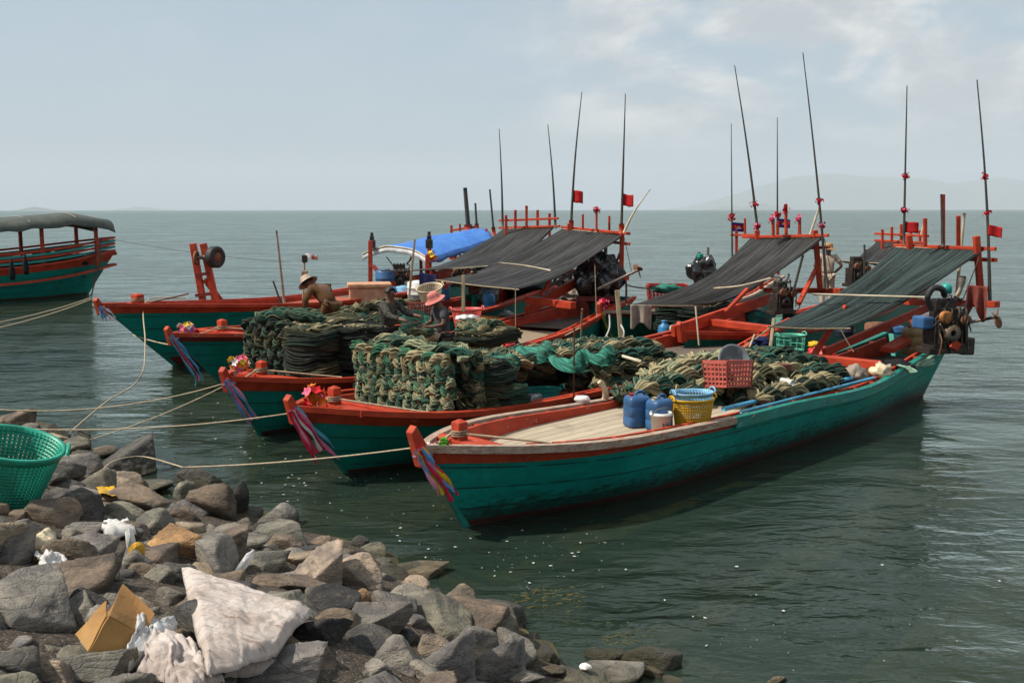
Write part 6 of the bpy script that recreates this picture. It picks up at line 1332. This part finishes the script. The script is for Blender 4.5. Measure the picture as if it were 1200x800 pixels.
# ================================================================== people
def skin(name, J, E, mat, parent, sub=2, world=False):
    names = list(J); me = bpy.data.meshes.new(name); me.from_pydata([J[n][:3] for n in names], [(names.index(a), names.index(b)) for a, b in E], []); me.materials.append(M[mat])
    o = bpy.data.objects.new(name, me); C.objects.link(o); o.parent = parent
    md = o.modifiers.new('skin', 'SKIN'); md.use_smooth_shade = True
    for i, n in enumerate(names):
        r = J[n][3]; r2 = J[n][4] if len(J[n]) > 4 else r; sv = me.skin_vertices[0].data[i]; sv.radius = (r, r2); sv.use_root = (i == 0)
    md2 = o.modifiers.new('smooth', 'SUBSURF'); md2.levels = sub; md2.render_levels = sub; return o
def person(label, loc, rz, J, shirt, sleeve='elbow', trousers='dark_cloth', hat=None, hair=True, scale=1.0, headdir=(0, -1, 0), group='people at work on the boats'):
    """J: joints in metres, figure faces -Y. pel, chest, neck, head, top, then l/r sho elb wri hnd hip kne ank toe"""
    t = thing('person', label, 'person', tuple(loc), rz, group); t.scale = (scale,) * 3
    r = dict(pel=(.13, .10), chest=(.15, .11), neck=(.055, .055), head=(.085, .095), top=(.07, .075)); V = {}
    for k in ('pel', 'chest', 'neck', 'head', 'top'): V[k] = (*J[k], *r[k])
    E = [('pel', 'chest'), ('chest', 'neck'), ('neck', 'head'), ('head', 'top')]
    for s_ in 'lr':
        for k, rr in (('sho', .06), ('elb', .045), ('wri', .03), ('hnd', .036), ('hip', .09), ('kne', .06), ('ank', .042), ('toe', .035)): V[s_ + k] = (*J[s_ + k], rr)
        E += [('chest', s_ + 'sho'), (s_ + 'sho', s_ + 'elb'), (s_ + 'elb', s_ + 'wri'), (s_ + 'wri', s_ + 'hnd'), ('pel', s_ + 'hip'), (s_ + 'hip', s_ + 'kne'), (s_ + 'kne', s_ + 'ank'), (s_ + 'ank', s_ + 'toe')]
        w_, h_ = Vector(J[s_ + 'wri']), Vector(J[s_ + 'hnd']); d = (h_ - w_).normalized(); side = d.cross(Vector((0, 0, 1)) if abs(d.z) < .8 else Vector((0, 1, 0))).normalized(); pal = side.cross(d)
        for f in range(5):
            n1, n2 = s_ + 'f%d' % f, s_ + 'g%d' % f
            if f < 4: b = h_ + side * (.024 * (f - 1.5)); L_ = (.035, .042, .04, .03)[f]; p1 = b + d * L_ - pal * .008; p2 = p1 + d * L_ * .6 - pal * .03
            else: b = h_ + side * .045 - d * .02; p1 = b + d * .02; p2 = p1 + d * .03 - pal * .01
            V[n1] = (*p1, .010); V[n2] = (*p2, .0085); E += [(s_ + 'hnd', n1), (n1, n2)]
    body = skin('body', V, E, 'skin', t)
    # face: nose, eyes, ears, mouth
    hd = Vector(J['head']); fw = Vector(headdir).normalized(); up = (Vector(J['top']) - hd).normalized(); sdv = fw.cross(up).normalized(); up = sdv.cross(fw)
    MB().blob(hd + fw * .095 - up * .012, (.014, .018, .02), sub=2).build('nose', 'skin', t, True)
    for s_ in (-1, 1): MB().blob(hd + fw * .082 + sdv * .033 * s_ + up * .018, (.011, .009, .008), sub=2).build('eye', 'eye', t, True); MB().blob(hd + sdv * .088 * s_, (.014, .022, .03), sub=2).build('ear', 'skin', t, True)
    MB().blob(hd + fw * .085 - up * .05, (.024, .008, .007), sub=2).build('mouth', 'rust_cloth', t, True)
    if hair:
        Vh, Fh = ICO(3); keep = [f for f in Fh if all((Vector(Vh[i]).dot(up) > -.25 and Vector(Vh[i]).dot(fw) < .45) or Vector(Vh[i]).dot(up) > .55 for i in f)]
        MB().add(np.array(hd + up * .03) + Vh * np.array((.103, .112, .108)), keep).build('hair', 'hair', t, True, thick=.012)
    sv = {'pel': (*(np.array(J['pel']) - (0, 0, .04)), .16, .13), 'chest': (*J['chest'], .185, .145), 'neck': (*(np.array(J['neck']) * .55 + np.array(J['chest']) * .45), .10, .09)}; se = [('pel', 'chest'), ('chest', 'neck')]
    for s_ in 'lr':
        sv[s_ + 'sho'] = (*J[s_ + 'sho'], .085); end = np.array(J[s_ + 'elb']) if sleeve == 'long' else np.array(J[s_ + 'sho']) * .3 + np.array(J[s_ + 'elb']) * .7; sv[s_ + 'elb'] = (*end, .068); se += [('chest', s_ + 'sho'), (s_ + 'sho', s_ + 'elb')]
        if sleeve == 'long': sv[s_ + 'cuf'] = (*(np.array(J[s_ + 'wri']) * .9 + end * .1), .048); se += [(s_ + 'elb', s_ + 'cuf')]
    skin('shirt', sv, se, shirt, t)
    tv = {'pel': (*J['pel'], .145, .12)}; te = []
    for s_ in 'lr':
        tv[s_ + 'hip'] = (*J[s_ + 'hip'], .105); tv[s_ + 'kne'] = (*J[s_ + 'kne'], .082); tv[s_ + 'ank'] = (*(np.array(J[s_ + 'ank']) * .9 + np.array(J[s_ + 'kne']) * .1), .065); te += [('pel', s_ + 'hip'), (s_ + 'hip', s_ + 'kne'), (s_ + 'kne', s_ + 'ank')]
    skin('trousers', tv, te, trousers, t)
    if hat:
        q = up.to_track_quat('Z', 'Y'); o = MB().lathe([(.205, -.045), (.20, -.05), (.115, .0), (.108, .055), (.095, .10), (.05, .115), (0, .118), (0, .108), (.09, .09), (.105, 0), (.205, -.045)], (0, 0, 0), 28).build('hat', hat, t, True); o.location = hd + up * .055; o.rotation_euler = q.to_euler()
    return t
def pose(h=1.0, lean=(0, 0), la=None, ra=None, legs=None, head=(0, -.03)):
    """standing by default; la/ra = elbow, wrist, hand offsets from the shoulder"""
    lx, ly = lean; J = dict(pel=(0, 0, .92), chest=(lx * .6, ly * .6, 1.24), neck=(lx, ly, 1.42), head=(lx + head[0], ly + head[1], 1.53), top=(lx + head[0] * 1.3, ly + head[1] * 1.2, 1.62))
    for s_, sg in (('l', 1), ('r', -1)):
        sh = np.array((lx * .9 + sg * .18, ly * .9, 1.36)); J[s_ + 'sho'] = tuple(sh); a = (la if s_ == 'l' else ra) or ((sg * .06, 0, -.28), (sg * .07, -.08, -.52), (sg * .07, -.1, -.6)); J[s_ + 'elb'], J[s_ + 'wri'], J[s_ + 'hnd'] = [tuple(sh + np.array(q)) for q in a]
        J[s_ + 'hip'] = (sg * .10, 0, .84); J[s_ + 'kne'] = (sg * .11, -.03, .47); J[s_ + 'ank'] = (sg * .11, .02, .07); J[s_ + 'toe'] = (sg * .12, -.13, .03)
    if legs: J.update(legs)
    return J
WORK = dict(la=((.10, -.05, -.26), (.0, -.28, -.30), (-.04, -.35, -.29)), ra=((-.10, -.05, -.26), (.02, -.28, -.32), (.06, -.35, -.31)))
person('person in a floppy pink hat and dark grey t-shirt sorting nets', P(521, 446, .40), R(-62), pose(lean=(0, -.10), head=(0, -.08), **WORK), 'grey_shirt', 'elbow', 'mat_grey', 'pink_hat', True, .97, headdir=(0, -.9, -.45))
person('dark haired person in a patterned grey shirt reaching out to the nets', P(455, 441, .5), R(60), pose(lean=(0, -.05), la=((.08, -.2, -.18), (.05, -.44, -.22), (.05, -.52, -.22)), ra=((-.08, -.18, -.2), (-.04, -.42, -.26), (-.03, -.5, -.26))), 'print_shirt', 'long', 'dark_cloth', None, True, .98)
bend = dict(pel=(0, .12, .78), chest=(0, -.12, 1.02), neck=(.02, -.34, 1.10), head=(.04, -.47, 1.13), top=(.05, -.56, 1.17), lsho=(.2, -.22, 1.04), rsho=(-.2, -.22, 1.04), lelb=(.40, -.16, .84), lwri=(.34, -.20, .60), lhnd=(.33, -.22, .52), relb=(-.27, -.34, .78), rwri=(-.24, -.42, .54), rhnd=(-.24, -.44, .46), lhip=(.1, .12, .72), rhip=(-.1, .12, .72), lkne=(.13, -.10, .40), rkne=(-.13, -.10, .40), lank=(.13, .10, .07), rank=(-.13, .10, .07), ltoe=(.14, -.04, .03), rtoe=(-.14, -.04, .03))
person('man in a brown long sleeved shirt and pale bucket hat bending over the nets', P(384, 402, .62), R(-128), bend, 'brown_shirt', 'long', 'brown_shirt', 'khaki_hat', True, 1.14, headdir=(.05, -.75, -.65))
sit = pose(lean=(0, -.08), la=((.08, -.1, -.24), (.0, -.3, -.3), (-.03, -.37, -.3)), ra=((-.08, -.1, -.24), (.0, -.3, -.32), (.03, -.37, -.32)), legs=dict(lhip=(.1, -.02, .86), rhip=(-.1, -.02, .86), lkne=(.18, -.42, .88), rkne=(-.18, -.42, .88), lank=(.12, -.40, .46), rank=(-.12, -.40, .46), ltoe=(.12, -.54, .43), rtoe=(-.12, -.54, .43)))
sp = P(556, 366, .85); sp[2] -= .42
person('person in a red shirt sitting in the shade with teal cloth on the knees', sp, R(-20), sit, 'rust_cloth', 'elbow', 'teal_cloth', None, True, .95)
person('person in beige shirt and straw hat, hands on hips, behind the striped awning', P(968, 362, .95), R(168), pose(la=((.16, .06, -.24), (.0, -.04, -.42), (-.04, -.1, -.44)), ra=((-.16, .06, -.24), (.0, -.04, -.42), (.04, -.1, -.44))), 'beige_shirt', 'elbow', 'beige_shirt', 'straw', True, 1.0)

# ================================================================== ropes
def tipw(B, dz=-.18, du=.0): p = B.tip.copy(); return B.W(p[0] + .1 + du, 0, p[2] + dz)
rope('mooring_rope', 'tan rope from the nearest bow down to a ring behind the long dark slab', catenary(P(214, 547, .35), tipw(b1, -.2), .04), .010, group='mooring ropes to the bank')
rope('mooring_rope', 'tan rope lying over the rocks in front of the long dark slab', smooth_path([hit(114, 566) + (0, 0, .10), hit(140, 560) + (0, -.15, .26), hit(175, 556) + (0, -.2, .3), P(214, 547, .35)], 24), .010, group='mooring ropes to the bank')
rope('mooring_rope', 'tan rope from the stem with red flowers to the left frame edge', catenary(P(-30, 499, .75), tipw(b2, -.2), .12), .010, group='mooring ropes to the bank')
rope('mooring_rope', 'tan rope from the stem before the dark pile going level to the left', catenary(P(-30, 477, .55), tipw(b3, -.2), .2), .010, group='mooring ropes to the bank')
rope('mooring_rope', 'tan rope from the stem before the dark pile slanting down to the bank', catenary(P(104, 515, .12), tipw(b3, -.22), .06), .010, group='mooring ropes to the bank')
pb5 = b5.W(.45, 0, 1.42); rope('mooring_rope', 'pale rope falling from the farthest bow post in a long curve to the bank', smooth_path([P(82, 506, .15), P(125, 470, .15), P(155, 452, .25), P(168, 432, .55), P(170, 400, .95), P(172, 352, 1.50), b5.W(.40, -.1, 1.5)], 40), .013, group='mooring ropes to the bank')
rope('bow_lashing', 'orange cord stretched from the farthest bow tip to its post', catenary(b5.W(b5.tip[0] + .1, 0, b5.tip[2] - .25), b5.W(.5, 0, 1.60), .02), .018, 'rust', group='lashings at the bows')
for B, nm in ((b1, 'nearest bow'), (b2, 'bow beside the braided pile'), (b3, 'bow before the dark pile'), (b4, 'bow with purple flowers')):
    u = dict(zip((b1, b2, b3, b4), (.42, .45, .55, .85)))[B]; z = B.sheer(u / B.L) + .10; x = B.pt(u / B.L, 1, 1)[0]
    rope('bow_lashing', 'tan cords from stem to mooring post on the ' + nm, catenary(B.W(B.tip[0] + .12, .03, B.tip[2] - .22), B.W(x, .1, z), .04), .016, group='lashings at the bows')
    rope('bow_lashing', 'tan cords from post to rail on the ' + nm, catenary(B.W(x, -.1, z), B.W(x + .75, -B.hb(.1) + .15, B.sheer(.1) + .03), .0), .014, group='lashings at the bows')
rope('tie_rope', 'pale line tying the farthest hull to the stem with purple flowers', catenary(P(155, 392, .75), tipw(b4, -.35), .02), .014)
for i, (y0, y1) in enumerate(((377, 348), (384, 350))): rope('stern_line', 'pale rope running from the canopied boat to the left edge, ' + ('upper' if i == 0 else 'lower') + ' of two', catenary(P(-20, y0 + 4, .7), P(107, y1, .1), .08), .02, group='ropes of the canopied boat')
rope('stern_line', 'thin dark line from the canopied boat over the water to a float', catenary(Y(340, 307, 40), Y(126, 279, 41), .12), .010, 'rope_dark', group='ropes of the canopied boat')
for i, x in enumerate((112, 117)): rope('stern_line', 'dark chain hanging from the stern rail of the canopied boat, ' + ('left' if i == 0 else 'right') + ' one', smooth_path([P(107 - i, 349, .02), Y(110 + i, 330, 41), Y(x, 306, 41), Y(118, 280, 41)], 16), .03 if i else .02, 'rope_dark', group='ropes of the canopied boat')
for a, b, D, lb in (((752, 424), (730, 405), 17.5, 'pale cord over the nets by the dark blue cloth'), ((680, 384), (602, 420), 21.5, 'blue white cord along the near rail of the third boat'), ((868, 428), (884, 392), 16.0, 'pale cord from the nets up to the striped awning')):
    rope('cord', lb, catenary(Y(*a, D), Y(*b, D + (4 if lb[0] == 'x' else 1.0)), .03), .016, group='loose cords on the boats')
rope('cord', 'white loop of cord hanging on the small green hull', smooth_path([Y(714, 368, 21.2), Y(714, 385, 21.1), Y(706, 401, 20.8)], 12), .018, 'white_cloth', group='loose cords on the boats'); rope('cord', 'white loop of cord on the driftwood post of the plain awning', smooth_path([Y(727, 380, 18.8), Y(731, 388, 18.7), Y(730, 396, 18.7), Y(725, 402, 18.8)], 14), .016, 'white_cloth', group='loose cords on the boats')
rope('cord', 'dark rope hanging from the third stern beam with a pulley', smooth_path([Y(733, 327, 25.8), Y(734, 340, 25.8), Y(733, 356, 25.8)], 8), .03, 'rope_dark', group='loose cords on the boats'); rope('cord', 'dark line from the third stern over the water to the red crate', catenary(Y(735, 334, 25.8), Y(772, 337, 26), .05), .02, 'rope_dark', group='loose cords on the boats')


for x0, y0, x1, y1, D, lb in ((604, 338, 604, 392, 21.0, 'thin cord hanging from the right front corner of the rippled awning'), (512, 328, 506, 352, 24.5, 'thin cord tied below the left front corner of the rippled awning'), (697, 310, 699, 372, 22.0, 'thin cord hanging before the covered engine'), (985, 386, 1000, 412, 16.8, 'thin cord tied from the right front corner of the striped awning'), (1090, 349, 1092, 372, 17.8, 'thin cord hanging from the end of the long pale bar'), (902, 384, 866, 410, 16.9, 'pale cord tied from the left front corner of the striped awning'), (1148, 300, 1128, 352, 18.7, 'thin stay running down from the right end of the striped awning'), (966, 280, 978, 338, 22.6, 'thin stay running down beside the tallest leaning pole'), (731, 276, 741, 322, 25.8, 'thin stay running down from the right end of the rippled awning')):
    rope('awning_line', lb, catenary(Y(x0, y0, D), Y(x1, y1, D), .01), .009, 'rope_dark' if 'stay' in lb else 'rope', group='thin cords of the awnings')
